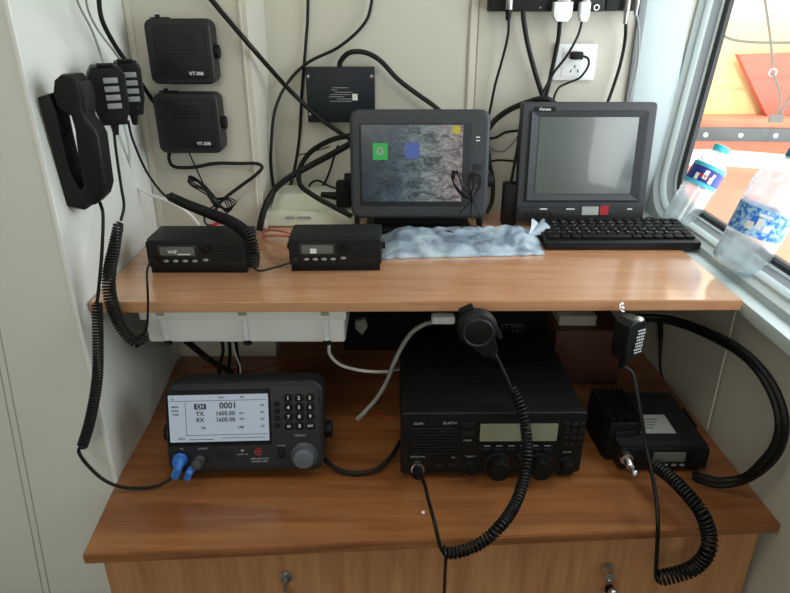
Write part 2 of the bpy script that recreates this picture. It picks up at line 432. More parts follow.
# cabinet beneath the desk, front skewed like the desk
ang = math.atan2(.055, .952)
cx0 = Vector((-.402, .638, 0)); cab = thing('desk_cabinet', 'wooden cabinet with two keyed fronts under the lower desk board', 'cabinet', cx0, (0, 0, ang))
CW = .934; CH = ZL-DT-.001
MB().box((CW/2, .24, CH/2), (CW, .44, CH)).build('body', 'door', cab)
split = (P(446, 570, Y=.665)-cx0).x/math.cos(ang)
for (x0, x1) in ((.002, split-.0015), (split+.0015, CW-.002)):
    d = MB().box(((x0+x1)/2, .009, CH/2-.003), (x1-x0, .018, CH-.012), .001).build('door', 'door', cab)
def lock(px, py, key_len, m_key, tilt=0, label=None):
    w = P(px, py, Y=.670 if px > 400 else .648)
    l = W(cab).inverted() @ w; x, z = l.x, l.z
    k = MB().cyl((x, -.004, z), (x, .004, z), .010, n=24, bev=.001).build('lock', 'chrome', cab)
    MB().cyl((x, -.009, z), (x, -.004, z), .006, n=16).box((x, -.014, z-.004), (.004, .012, .010), .001).build('key_shank', 'steel', k)
    MB().rr((x, -.026, z-.016-key_len/2), .013, key_len, .009, .005, .002).build('key_head', m_key, k)
    return k, x, z
lock(286, 577, .020, 'black2')
k, x, z = lock(609, 571, .020, 'black2')
MB().cyl((x-.003, -.022, z+.001), (x-.003, -.005, z+.001), .008, n=20, bev=.002).sphere((x+.002, -.028, z-.022), .008).sphere((x-.007, -.024, z-.030), .006).tube([(x, -.03, z-.02), (x+.008, -.03, z-.028), (x+.004, -.03, z-.04), (x-.006, -.03, z-.032)], .0012).build('key_ring', 'chrome', k)
# dark gap shadow line comes from the real gap under the board

# ------------------------------------------------------------ handset on the left wall
YH = .862
def outl(pts, Y): return [(lambda q: (q.x, q.z))(P(a, b, Y=Y)) for a, b in pts]
cr = thing('handset_cradle', 'long black cradle fixed to the left wall, behind the telephone handset', 'cradle', (-.447, YH, 1.17))
pts = outl([(37, 97), (49, 93), (56, 112), (62, 140), (70, 172), (80, 190), (86, 184), (92, 196), (84, 210), (66, 206)], YH-.018)
MB().prism(pts, .036, .003, xf=Matrix.Translation((0, YH-.018, 0))).build('cradle_body', 'black', cr, True)
pts = outl([(56, 118), (66, 122), (69, 134), (60, 140)], YH)
MB().prism(pts, .02, .001, xf=Matrix.Translation((0, YH-.01, 0))).build('hook', 'black2', cr, True)
hs = thing('telephone_handset', 'black telephone handset hanging in the wall cradle at upper left', 'handset', P(90, 205, Y=YH))
YQ = YH-.002
pts = outl([(52, 92), (53, 80), (60, 74), (72, 74), (77, 79), (80, 92), (82, 108), (86, 119), (93, 126), (98, 136), (101, 158), (105, 186), (102, 197), (94, 205), (84, 206), (80, 198), (83, 186), (79, 168), (76, 148), (74, 130), (70, 116), (64, 112), (56, 106)], YQ-.017)
MB().prism(pts, .034, .006, 4, xf=Matrix.Translation((0, YQ-.017, 0))).build('handset_body', 'black', hs, True)
pts = outl([(76, 80), (82, 84), (86, 96), (86, 116), (80, 106)], YQ-.015)
MB().prism(pts, .03, .003, xf=Matrix.Translation((0, YQ-.015, 0))).build('earpiece', 'char', hs, True)
cord = [(100, 202, YQ), (103, 215, .845), (102, 250, .815), (99, 285, .800), (97, 302, .795)]
MB().tube(path(cord), .0024, 8).build('cord', 'cord', hs, True)
m = MB().tube(path([(81, 445, .735), (79, 452, .732), (88, 465, .730), (105, 480, .730), (125, 487, .735), (150, 487, .738), (165, 482, .742), (178, 471, .752)]), .0026, 8)
cd = m.build('cord', 'cord', hs, True)
MB().coil(path([(97, 302, .795), (98, 340, .778), (97, 380, .760), (90, 420, .742), (82, 447, .735)]), .0062, .0018, .0042).build('coiled_cord', 'cord', hs, True)

# ------------------------------------------------------------ fist microphones on the left wall
def mic(px, py, Y, label, rotz, nb, w=.040, h=.068):
    c = P(px, py, Y=Y); t = thing('hand_microphone', label, 'microphone', c, (R(4), 0, R(rotz)), 'keypad microphones on the left wall')
    pts = [(-w*.36, -h*.55), (w*.36, -h*.55), (w*.5, -h*.2), (w*.52, h*.35), (w*.38, h*.5), (-w*.38, h*.5), (-w*.52, h*.35), (-w*.5, -h*.2)]
    MB().prism(pts, .030, .004, 3, xf=Matrix.Translation((0, -.015, 0))).build('body', 'black', t)
    for i in range(4):
        z = h*.26-i*.0118
        MB().box((w*.08, -.0155, z), (.0195, .002, .0075), .0008).build('button_bar', 'print2', t)
    MB().box((0, -.012, h*.5+.002), (.022, .010, .004), .001).build('clip', 'black2', t)
    MB().box((-w*.55, 0, 0), (.006, .018, .03), .002).build('talk_key', 'char', t)
    MB().cyl((0, -.002, -h*.5), (0, -.002, -h*.5-.020), .007, .004).build('strain_relief', 'black2', t)
    MB().text('. .', .006, (.008, -.0158, -h*.38)).build('lettering', 'print2', t)
    return t
m1 = mic(109, 93, .955, 'nearer of two keypad microphones, hung next to the handset on left wall', 27, 4, w=.048, h=.078)
m2 = mic(129, 86, 1.01, 'further keypad microphone, beside the upper speaker on left wall', 22, 4, w=.040, h=.074)
MB().tube(path([(113, 121, .95), (116, 150, .91), (121, 185, .87), (124, 205, .845), (121, 220, .83)]), .0021).build('cord', 'cord', m1, True)
m = MB().tube(path([(143, 334, .805), (147, 325, .80), (148, 300, .805), (147, 272, .815), (150, 262, .88), (153, 258, .935)]), .0017)
m.build('cord', 'cord', m1, True)
MB().coil(path([(119, 222, .825), (114, 248, .818), (109, 275, .812), (111, 300, .803), (121, 326, .798), (136, 342, .798), (144, 334, .803)]), lambda u: .0055+.0025*math.sin(u*math.pi), .0018, .0042).build('coiled_cord', 'cord', m1, True)
MB().tube(path([(128, 120, 1.025), (133, 140, 1.02), (146, 170, 1.03), (160, 190, 1.03), (168, 197, 1.02)]), .0021).build('cord', 'cord', m2, True)
m = MB().tube(path([(252, 262, .915), (258, 270, .91), (275, 267, .92), (291, 262, .935)]), .0018)
m.build('cord', 'cord', m2, True)
MB().coil(path([(168, 195, 1.02), (185, 203, 1.01), (210, 213, .985), (232, 222, .955), (247, 234, .93), (253, 250, .917), (252, 267, .912)]), lambda u: .0062+.003*u, .0019, .0044).build('coiled_cord', 'cord', m2, True)

# ------------------------------------------------------------ speakers on the boxed corner
def speaker(px0, py0, px1, py1, label, vents):
    a, b = P(px0, py0, Y=YB-.045), P(px1, py1, Y=YB-.045)
    w, h = b.x-a.x, a.z-b.z; c = Vector(((a.x+b.x)/2, YB-.045, b.z))
    t = thing('speaker', label, 'speaker', c, (0, 0, 0), 'two wall speakers')
    MB().rr((0, 0, h/2), w, h, .040, .013, .005, 3).build('housing', 'char', t)
    g = MB().rr((.002, -.0012, h/2), w*.80, h*.82, .004, .008, .001)
    g.build('front_panel', 'black', t)
    m = MB()
    for i in range(8 if vents else 4): m.box((.006 if vents else 0, -.0018, h*.78-i*.0058), (w*.42, .0022, .0012))
    m.build('grille', 'char' if vents else 'black2', t)
    MB().cyl((w/2-.001, .018, h*.5), (w/2+.007, .018, h*.5), .011, n=20, bev=.001).build('bracket_knob', 'black2', t)
    MB().cyl((-w*.33, .02, h-.003), (-w*.33, .02, h+.006), .004, n=12).box((-w*.3, .022, h+.001), (.03, .012, .002)).build('bracket_bolt', 'black2', t)
    MB().text('VT-308', .0078, (w*.22, -.0016, h*.17)).build('lettering', 'print', t)
    MB().box((0, .0425, h/2), (w*.5, .005, h*.5)).build('mounting_plate', 'black2', t)
    return t
s1 = speaker(142, 18, 216, 84, 'black square speaker on the corner wall, the upper one with ribbed grille', True)
s2 = speaker(151, 93, 223, 153, 'black square speaker on the corner wall, directly below the ribbed one', False)
MB().tube(path([(170, 150, 1.13), (169, 158, 1.135), (174, 166, 1.137), (192, 167, 1.14), (215, 163, 1.142), (240, 163, 1.142), (256, 163, 1.140), (262, 167, 1.137), (255, 175, 1.135), (240, 186, 1.135), (222, 200, 1.13), (215, 210, 1.12)]), .0032).build('cable', 'cable', s2, True)
MB().tube(path([(189, 152, 1.135), (197, 170, 1.14), (206, 188, 1.135), (214, 200, 1.13)]), .0014).build('thin_lead', 'cable', s2, True)
# tied bundle of wire
m = MB()
for k in range(5):
    j = lambda: random.uniform(-2, 2)
    m.tube(path([(212+j(), 196+j(), 1.11), (203+j(), 190+j(), 1.105), (191+j()*.6, 181+k, 1.11), (189+j()*.5, 176+k*1.2, 1.115), (196+j(), 177+k, 1.115), (206+j(), 188+j(), 1.11), (216+j(), 200+j(), 1.105)]), .0014, 6)
    m.tube(path([(214+j(), 199+j(), 1.105), (226+j(), 197+k, 1.10), (236-k*2, 202+k*2, 1.10), (228+j(), 208+k, 1.10), (216+j(), 203+j(), 1.105)]), .0012, 6)
m.tube(path([(210, 194, 1.10), (214, 200, 1.095), (218, 206, 1.10)]), .006, 10)
m.tube(path([(216, 204, 1.10), (206, 212, 1.08), (205, 222, 1.05), (212, 226, 1.02)]), .0018, 6)
o = tag(m.build('wire_bundle', 'cord'), 'tied bundle of black wire dangling below the lower speaker', 'wire bundle')

# ------------------------------------------------------------ VHF radios on the shelf
def vhf(px0, px1, py, label, w, rz=0, lit=True):
    a = P(px0, py, Z=ZS); b = P(px1, py, Z=ZS); c = (a+b)/2; c.z = ZS
    t = thing('vhf_radio', label, 'radio', c, (0, 0, R(rz)), 'radios at left of the shelf')
    H = .047; z0 = .009
    MB().box((0, .004+.035, z0+H/2), (w, .068, H), .004, 3).build('body', 'char', t)
    fp = MB().rr((0, -.004, z0+H/2), w*.99, H*.98, .012, .006, .002)
    fp.build('front_panel', 'black', t)
    U = lambda x: (x-.5)*w
    fm = MB().rr((U(.315), -.0055, z0+H*.62), w*.41, H*.44, .003, .003, .0005).build('display_frame', 'slate2', t)
    MB().box((U(.315), -.0058, z0+H*.63), (w*.34, .002, H*.30), .0003).build('display', 'lcdb', fm)
    m = MB()
    if lit: m.text('VHF', .008, (U(.27), -.0071, z0+H*.60)).box((U(.38), -.0070, z0+H*.52), (.02, .0004, .002))
    else: m.box((U(.27), -.0070, z0+H*.58), (.010, .0004, .008))
    m.build('display_glyphs', 'print', fm)
    for i, u in enumerate((.19, .285, .38, .475, .585)):
        MB().sphere((U(u), -.0055, z0+H*(.27 if i < 4 else .31)), .0045, (1, .45, .52), 14).build('button', 'print2', t)
    MB().cyl((U(.60), -.012, z0+H*.72), (U(.60), -.004, z0+H*.72), .0065, n=20, bev=.001).build('knob', 'black2', t)
    m = MB()
    for i in range(6): m.box((U(.81), -.0048, z0+H*.80-i*.0050), (w*.29, .0024, .0013))
    m.build('speaker_grille', 'slate2', t)
    MB().box((0, .036, .0045), (w*.94, .062, .009), .001).box((0, .004, .006), (w*.96, .012, .012), .002).build('bracket', 'black2', t)
    for s in (-1, 1): MB().cyl((s*(w/2-.001), .03, z0+H*.5), (s*(w/2+.006), .03, z0+H*.5), .006, n=16, bev=.001).build('bracket_knob', 'black2', t)
    MB().cyl((U(.07), -.010, z0+H*.3), (U(.07), -.003, z0+H*.3), .005, n=16).build('mic_socket', 'char', t)
    return t
vhf(151, 249, 272, 'wide black radio at the left end of the shelf, under the coiled cord', .160, 0, True)
vhf(291, 381, 270, 'narrower black radio on the shelf between the coiled cord and the plastic bag', .149, 1, False)
# red/pink wires
m = MB()
for k in range(3):
    m.tube(path([(212-k*3, 226, 1.03), (220, 223-k, 1.04), (228+k, 221-k, 1.05), (236, 221, 1.06)]), .0010, 6)
tag(m.build('red_wires', 'red'), 'short red wires behind the leftmost shelf radio', 'wires')
cable('white cable looping off the left wall down behind the leftmost shelf radio', [(124, 122, 1.03), (129, 145, 1.05), (131, 170, 1.07), (136, 185, 1.08), (150, 194, 1.08), (172, 202, 1.07), (190, 214, 1.06), (200, 226, 1.04)], .0026, 'white_cable')
cable('thick black cable running down the left wall past the microphones', [(99, -160, .97), (99, -30, .99), (99, 0, .995), (103, 22, 1.0), (117, 48, 1.03), (130, 66, 1.06), (142, 84, 1.12), (150, 96, 1.142), (156, 104, 1.143)], .0036)
cable('left of two thin grey wires above the microphones', [(40, -120, .87), (68, -30, .90), (78, 2, .92), (92, 30, .95), (101, 55, .97), (106, 72, .965)], .0016, 'grey_cable')
cable('right of two thin grey wires above the microphones', [(76, -120, .91), (84, -30, .94), (87, 5, .95), (97, 28, .98), (112, 48, 1.0), (122, 62, 1.03)], .0016, 'grey_cable')

# ------------------------------------------------------------ cream device
c = P(312, 227, Z=ZS); rt = thing('network_device', 'cream plastic device box on the shelf beside the left monitor', 'device', c, (0, 0, 0))
w = .180
MB().box((0, .055, .016), (w, .105, .030), .004, 3).build('base', 'cream', rt)
MB().prism([(-w*.46, .030), (w*.44, .030), (w*.36, .058), (-w*.40, .060)], .07, .003, xf=Matrix.Translation((0, .028, 0))).build('cover', 'cream', rt)
MB().box((-w*.23, -.0005, .020), (.016, .003, .004)).box((-w*.08, -.0005, .020), (.026, .003, .004)).build('indicator', 'print2', rt)
MB().box((w*.27, .050, .054), (.014, .02, .005)).build('port', 'char', rt)
m = MB()
m.tube(path([(262, 232, 1.13), (272, 229, 1.12), (290, 232, 1.10), (303, 233, 1.08)]), .003)
m.tube(path([(263, 235, 1.11), (280, 235, 1.09), (300, 236, 1.06)]), .0026).tube(path([(262, 229, 1.14), (280, 230, 1.10), (298, 235, 1.07)]), .0022)
tag(m.build('wires', 'pink'), 'pinkish wires lying on the shelf in front of the cream device', 'wires')

# ------------------------------------------------------------ junction box on back wall
a, b = P(305, 67, Y=1.28), P(375, 122, Y=1.28)
w, h = b.x-a.x, a.z-b.z
jb = thing('junction_box', 'dark navy metal box with printed plate on the back wall', 'box', ((a.x+b.x)/2, 1.28, b.z))
MB().box((0, .0148, h/2), (w, .0295, h), .0015).build('housing', 'navy', jb)
for sx, sz in ((-1, 1), (1, 1), (-1, -1)): MB().cyl((sx*w*.46, -.0025, h*(.5+sz*.34)), (sx*w*.46, .001, h*(.5+sz*.34)), .0035, n=12, bev=.001).build('screw', 'steel', jb)
m = MB()
for i, (dx, ww) in enumerate(((0, .03), (-.012, .012), (.006, .034), (0, .04), (-.008, .03), (.008, .03), (0, .042))):
    m.box((dx, -.0004, h*.64-i*.0042), (ww, .0006, .0012))
m.build('lettering', 'print2', jb)
MB().box((w*.21, -.0006, h*.47), (.010, .001, .012)).build('sticker', 'print', jb)
MB().tube(path([(339, 68, 1.292), (341, 60, 1.29), (350, 52, 1.285), (365, 52, 1.285), (380, 60, 1.285), (397, 78, 1.285), (415, 92, 1.285), (432, 104, 1.285), (445, 115, 1.28)]), .0048).build('cable', 'cable', jb, True)

# ------------------------------------------------------------ left monitor
c = P(419, 217, Y=1.135); BW, BH = .254, .196
lm = thing('marine_display', 'grey display with cluttered picture, in the middle of the shelf', 'monitor', (c.x, 1.125, ZS))
xf = Matrix.Translation((0, .01, c.z-ZS-.002)) @ Matrix.Rotation(R(-7), 4, 'X')
h = MB().rr((0, 0, BH/2), BW, BH, .030, .018, .008, 4, xf).build('bezel', 'slate', lm)
MB().rr((0, .025, BH/2), BW*.86, BH*.86, .030, .014, .006, 3, xf).build('rear_housing', 'char', lm)
MB().rr((-.008, -.0008, BH*.50), BW*.80, BH*.76, .003, .004, .0005, xf=xf).build('inner_bezel', 'slate2', lm)
sw, sh = .183, .137; sx0 = -.014
sc = MB().box((0, 0, 0), (sw, .002, sh)); sc.bm.transform(xf @ Matrix.Translation((sx0, -.0016, BH*.515))); sc = sc.build('screen', 'picture', lm)
def onscr(u, v): return (sx0+(u-.5)*sw, -.003, BH*.515+(.5-v)*sh)
MB().rr(onscr(.185, .34), .027, .030, .0008, .003, xf=xf).build('green_icon', 'icon_g', sc)
MB().text('0', .02, onscr(.185, .34), xf=xf @ Matrix.Translation((0, -.0004, 0)), sx=1.5).build('icon_sign', 'print2', sc)
MB().rr(onscr(.50, .33), .026, .028, .0008, .003, xf=xf).build('blue_icon', 'icon_b', sc)
MB().rr(onscr(.935, .06), .014, .015, .0008, .006, xf=xf).build('yellow_icon', 'icon_y', sc)
m = MB()
for z in (.148, .142): m.box((0, 0, 0), (.007, .001, .0012)) if 0 else m.rr((.105, -.0006, z), .007, .0018, .001, .0005, xf=xf)
m.build('lettering', 'print', lm)
for z in (.095, .072): MB().rr((.107, -.002, z), .016, .012, .003, .003, .0008, xf=xf).build('button', 'slate2', lm)
# stand
MB().box((0, .045, .0055), (.20, .085, .010), .003).build('base', 'black', lm)
for s in (-1, 1): MB().box((s*.118, .045, .055), (.008, .04, .100), .002).build('bracket_arm', 'black', lm)
MB().box((0, .055, .028), (.17, .03, .048), .004).build('stand', 'black', lm)
for s in (-1, 1): MB().cyl((s*.120, .045, .095), (s*.140, .045, .095), .013, n=20, bev=.002).build('tilt_knob', 'black2', lm)
# tied thin lead hanging in front of the screen
cl = P(465, 190, Y=1.11)
m = MB()
for k in range(6):
    d = k*1.0
    m.tube(path([(471, 196, 1.115), (466-d, 188-d, 1.115), (459-d*.3, 176-d, 1.12), (453+d*.5, 170+d*.5, 1.122), (452+d*.4, 179+d, 1.12), (460+d*.3, 190+d, 1.116), (470, 199, 1.113)]), .0011, 6)
    m.tube(path([(472, 195, 1.113), (468+d*.4, 184, 1.115), (469+d, 173+d*.7, 1.118), (477+d*.6, 174, 1.118), (479+d*.3, 184, 1.115), (474, 196, 1.113)]), .0011, 6)
m.tube(path([(472, 190, 1.110), (472, 196, 1.108), (472, 202, 1.110)]), .0035, 8)
m.tube(path([(472, 198, 1.112), (466, 206, 1.112), (461, 212, 1.11), (458, 218, 1.10)]), .0011, 6).tube(path([(472, 200, 1.112), (471, 210, 1.112), (473, 219, 1.10)]), .0013, 6).tube(path([(473, 200, 1.112), (478, 210, 1.112), (481, 218, 1.10)]), .0011, 6)
m.tube(path([(474, 168, 1.128), (474, 176, 1.12), (473, 190, 1.115)]), .0016, 6)
tag(m.build('tied_lead', 'cord'), 'thin black tied lead hanging over the right edge of the middle display', 'wire bundle')

# ------------------------------------------------------------ plastic bag
m = MB(); t = m.bm; nx, ny = 70, 26; V = []
c0 = [P(381, 259, Z=ZS), P(545, 255, Z=ZS), P(532, 236, Z=ZS), P(381, 236, Z=ZS)]
for j in range(ny+1):
    row = []
    for i in range(nx+1):
        u, v = i/nx, j/ny
        p = c0[0].lerp(c0[1], u).lerp(c0[3].lerp(c0[2], u), v)
        e = min(1, min(u, 1-u)*9)*min(1, min(v, 1-v)*6+.0)
        n = noise.noise(Vector((u*5+v*2, v*1.3-u, 3.1)))
        n2 = abs(noise.noise(Vector((u*9+v*5, v*4-u*6, .7))))+.35*abs(noise.noise(Vector((u*26-v*8, v*9+u*6, 2.7))))
        hgt = .003+e*(.006+.016*v+.004*n+.009*n2)
        if u > .9: hgt += (u-.9)*.16*max(0, v-.25)*(1+n)
        p = p+Vector((.004*n*(1-e), .003*noise.noise(Vector((u*20, v*5, 9)))*(1-e), 0)); p.z = ZS+.0012+max(0, hgt)
        row.append(t.verts.new(p))
    V.append(row)
for j in range(ny):
    for i in range(nx): t.faces.new((V[j][i], V[j][i+1], V[j+1][i+1], V[j+1][i]))
bot = [[t.verts.new((x.co.x, x.co.y, ZS+.0006)) for x in (V[0]+[r[-1] for r in V[1:]]+V[-1][-2::-1]+[r[0] for r in V[-2:0:-1]])]][0]
rim = V[0]+[r[-1] for r in V[1:]]+V[-1][-2::-1]+[r[0] for r in V[-2:0:-1]]
for k in range(len(rim)):
    q = (k+1) % len(rim); t.faces.new((rim[k], bot[k], bot[q], rim[q]))
t.faces.new(bot); bmesh.ops.recalc_face_normals(t, faces=t.faces[:])
bg = m.build('plastic_bag', 'bag', ang=80); tag(bg, 'crumpled pale blue plastic bag lying in front of the middle display', 'plastic bag'); 
def bagpt(u, v, dz=.0015):
    vv = V_co[int(round(v*ny))*(nx+1)+int(round(u*nx))]; return Vector((vv.x, vv.y, vv.z+dz))
V_co = [v.co.copy() for v in bg.data.vertices][:(nx+1)*(ny+1)]
m = MB()
for (u0, v0, n_) in ((.40, .80, 16), (.41, .70, 8), (.42, .60, 3)):
    for i in range(n_): m.sweep([bagpt(u0+i*.014, v0), bagpt(u0+i*.014+.008, v0-.04)], .0008, 4)
m.build('lettering', 'ink', bg)
tf = P(533, 232, Z=ZS+.018)   # twisted open corner
m = MB(); t = m.bm; rings = []
for j in range(9):
    a = j/8; rr_ = .005+.011*a*a; cc = Vector((tf.x-.008+.020*a, tf.y+.012*a-.010, ZS+.014+.014*a)); rings.append([])
    for k in range(22):
        th = 2*math.pi*k/22; q = rr_*(1+.35*math.sin(5*th+2*a)*a)
        rings[-1].append(t.verts.new(cc+Vector((math.cos(th)*q*.9, math.sin(th)*q*.5, math.sin(th)*q*.75+.004*math.sin(3*th)*a))))
for a, b in zip(rings, rings[1:]):
    for k in range(22): t.faces.new((a[k], a[(k+1) % 22], b[(k+1) % 22], b[k]))
m.build('open_end', 'bag', bg, ang=80)

# ------------------------------------------------------------ right monitor
c = P(578, 222, Y=1.175); BW, BH = .2480, .222
rm = thing('computer_monitor', 'dark grey monitor with a blank screen, behind the keyboard', 'monitor', (c.x+.002, 1.165, ZS), (0, 0, R(0)))
xf = Matrix.Translation((0, .01, .012)) @ Matrix.Rotation(R(-5), 4, 'X')
MB().rr((0, 0, BH/2), BW, BH, .028, .007, .004, 3, xf).build('bezel', 'slate', rm)
MB().rr((0, .024, BH/2), BW*.88, BH*.86, .045, .012, .008, 3, xf).build('rear_housing', 'char', rm)
MB().rr((0, -.001, BH*.555), BW*.90, BH*.76, .004, .003, .0012, xf=xf).build('inner_bezel', 'slate2', rm)
# bevelled frame in front of screen
sw, sh = BW*.735, BH*.635
def frame(m, w0, h0, w1, h1, y0, y1, cz, xf):
    A = [(-w0/2, -h0/2), (w0/2, -h0/2), (w0/2, h0/2), (-w0/2, h0/2)]; B = [(-w1/2, -h1/2), (w1/2, -h1/2), (w1/2, h1/2), (-w1/2, h1/2)]
    for k in range(4):
        a, b, c_, d = A[k], A[(k+1) % 4], B[(k+1) % 4], B[k]
        m.quad([xf @ Vector((a[0], y0, cz+a[1])), xf @ Vector((b[0], y0, cz+b[1])), xf @ Vector((c_[0], y1, cz+c_[1])), xf @ Vector((d[0], y1, cz+d[1]))])
    return m
frame(MB(), BW*.86, BH*.735, sw, sh, -.005, -.0015, BH*.560, xf).build('screen_surround', 'slate', rm, smooth_=False)
m = MB().box((0, 0, 0), (sw, .002, sh)); m.bm.transform(xf @ Matrix.Translation((0, -.0016, BH*.565))); m.build('screen', 'offscreen', rm)
MB().rr((-BW*.335, -.0012, BH*.945), .040, .008, .002, .003, xf=xf).build('badge', 'black2', rm)
MB().text('•Furuno', .0068, (-BW*.335, -.0016, BH*.945), xf=xf).build('lettering', 'print', rm)
MB().rr((0, -.003, BH*.075), BW*.97, BH*.115, .006, .003, .001, xf=xf).build('control_strip', 'char', rm)
MB().rr((.018, -.0042, BH*.10), .032, .016, .0015, .001, xf=xf).build('sticker', 'paper', rm)
MB().rr((.045, -.0044, BH*.105), .016, .018, .0015, .001, xf=xf).build('red_sticker', 'red', rm)
m = MB()
for x_, ww in ((-.072, .014), (-.02, .016), (.094, .009)): m.rr((x_, -.0036, BH*.115), ww, .0022, .001, .0004, xf=xf)
m.build('print_marks', 'print', rm)
MB().rr((.080, -.0040, BH*.09), .006, .006, .002, .0028, xf=xf).build('power_button', 'slate2', rm)
for k in range(5): MB().rr((-.105+k*.012, -.0045, BH*.075), .006, .006, .003, .0015, .0005, xf=xf).build('button', 'black2', rm)
MB().box((0, .05, .006), (.17, .08, .012), .003).box((0, .055, .04), (.07, .03, .07), .004).build('stand', 'black', rm)

# ------------------------------------------------------------ keyboard
a, b = P(545, 250, Z=ZS), P(700, 250, Z=ZS); KW = b.x-a.x; KD = .102
kb = thing('keyboard', 'compact black keyboard on the shelf in front of the blank monitor', 'keyboard', ((a.x+b.x)/2, a.y, ZS), (0, 0, R(0)))
xk = Matrix.Rotation(R(5), 4, 'X')
m = MB().box((0, KD/2, .0085), (KW, KD, .015), .003, 3); m.bm.transform(xk); m.build('case', 'black', kb)
key = None
rows = [(15, [1]*15), (15, [1]*15), (15, [1.5]+[1]*12+[1.5]), (15, [1.8]+[1]*11+[2.2]), (15, [2.2]+[1]*10+[1.8, 1]), (15, [1.2, 1, 1, 4.8, 1, 1, 1, 1, 1, 1])]
for j, (n_, ws) in enumerate(rows):
    tot = sum(ws); x = -KW*.478; un = KW*.956/tot; d_ = .0143; y = KD*.93-j*.0153; 
    for i, w_ in enumerate(ws):
        kw = un*w_; mm = MB().box((0, 0, 0), (kw-.0026, d_-.0022 if j else d_-.005, .005), .0013, 2)
        mm.bm.transform(xk @ Matrix.Translation((x+kw/2, y, .0185)))
        mm.build('keycap', 'black2', kb); x += kw
m = MB()
for j in range(1, 5):
    for i in range(14):
        g = MB().text(random.choice('QWERTYUIOPASDFGHJKLZXCVBNM'), .0048, (0, 0, 0)); g.bm.transform(xk @ Matrix.Translation((-KW*.45+i*KW*.064, KD*.93-j*.0153+.001, .0213)) @ Matrix.Rotation(R(-90), 4, 'X'))
        me = bpy.data.meshes.new('g'); g.bm.to_mesh(me); g.bm.free(); m.bm.from_mesh(me); bpy.data.meshes.remove(me)
m.build('lettering', 'print2', kb)
MB().tube(path([(641, 220, 1.18), (648, 217, 1.20), (655, 219, 1.20), (657, 223, 1.17), (650, 226, 1.14)]), .0018).build('cable', 'cable', kb, True)

# ------------------------------------------------------------ bottles leaning at the window
def bottle(base, top, r, label, kind):
    ax = (top-base); L = ax.length; q = ax.to_track_quat('Z', 'Y')
    t = thing('water_bottle', label, 'bottle', base, q.to_euler())
    pr = [(.001, .002), (r*.6, .0), (r*.92, .004), (r, .012)]
    for i in range(1, 13):
        z = .012+(L*.50-.012)*i/12; pr.append((r*(1-.035*(i % 2)) if kind == 1 else r*(1-.012*(i % 2)), z))
    pr += [(r, L*.52), (r*1.0, L*.70), (r*.93, L*.77), (r*.70, L*.85), (r*.46, L*.90), (.0125, L*.925), (.0125, L*.965)]
    MB().lathe(pr).build('bottle_body', 'bottle', t, ang=60)
    MB().lathe([(.0135, L*.93), (.0150, L*.932), (.0150, L*.995), (.0138, L), (.001, L)], close=True).build('cap', 'cap' if kind == 1 else 'capblue', t)
    MB().lathe([(.0138, L*.915), (.0165, L*.918), (.0165, L*.924), (.0138, L*.927)]).build('neck_ring', 'bottle', t)
    z0, z1 = (L*.53, L*.735) if kind == 1 else (L*.31, L*.53)
    lb = MB().lathe([(r*1.012, z0), (r*1.012, z1)]).build('label', 'label1' if kind == 1 else 'label2', t)
    if kind == 1:
        for z in (z0, z1): MB().lathe([(r*1.016, z-.004), (r*1.016, z+.003)]).build('label_band', 'label1e', lb)
        # marks on the side facing the room
        inv = (W(t).inverted().to_3x3() @ (Vector((0, 0, CAMZ))-base)); a0 = math.atan2(inv.y, inv.x)
        m = MB(); mr = MB()
        for (da, fz, ww, hh) in ((-.45, .30, .006, .012), (.02, .62, .008, .010), (.02, .36, .008, .006), (.42, .32, .007, .012), (.48, .62, .005, .006)):
            p_ = Vector((math.cos(a0+da)*r*1.02, math.sin(a0+da)*r*1.02, z0+(z1-z0)*fz))
            m.box(p_, (.0012, ww, hh), rot=(0, 0, a0+da))
        for da in (-.25, -.05, .15): mr.box(Vector((math.cos(a0+da)*r*1.021, math.sin(a0+da)*r*1.021, z0+(z1-z0)*.42)), (.0012, .005, .007), rot=(0, 0, a0+da))
        m.build('print_marks', 'print', lb); mr.build('print_marks', 'red', lb)
    else:
        inv = (W(t).inverted().to_3x3() @ (Vector((0, 0, CAMZ))-base)); a0 = math.atan2(inv.y, inv.x); m = MB()
        for (da, fz, ww, hh) in ((-.3, .35, .010, .012), (.0, .5, .008, .016), (.3, .4, .010, .010), (.1, .8, .02, .004)):
            p_ = Vector((math.cos(a0+da)*r*1.02, math.sin(a0+da)*r*1.02, z0+(z1-z0)*fz)); m.box(p_, (.0012, ww, hh), rot=(0, 0, a0+da))
        m.build('print_marks', 'print', lb)
        MB().lathe([(.001, .003), (r*.9, .004), (r*.96, .013), (r*.96, L*.10), (.001, L*.10)]).build('water', 'water', t)
    return t
b1 = P(682, 229, Z=1.020); b1.x = min(b1.x, .548)
bottle(P(675, 225, Z=1.030), P(723, 146, X=.606), .0300, 'small water bottle with teal cap and navy label leaning on window glass', 1)
bottle(P(735, 268, Z=1.033), P(800, 150, X=.592), .0400, 'bigger water bottle with pale blue label standing nearest on the window ledge', 2)

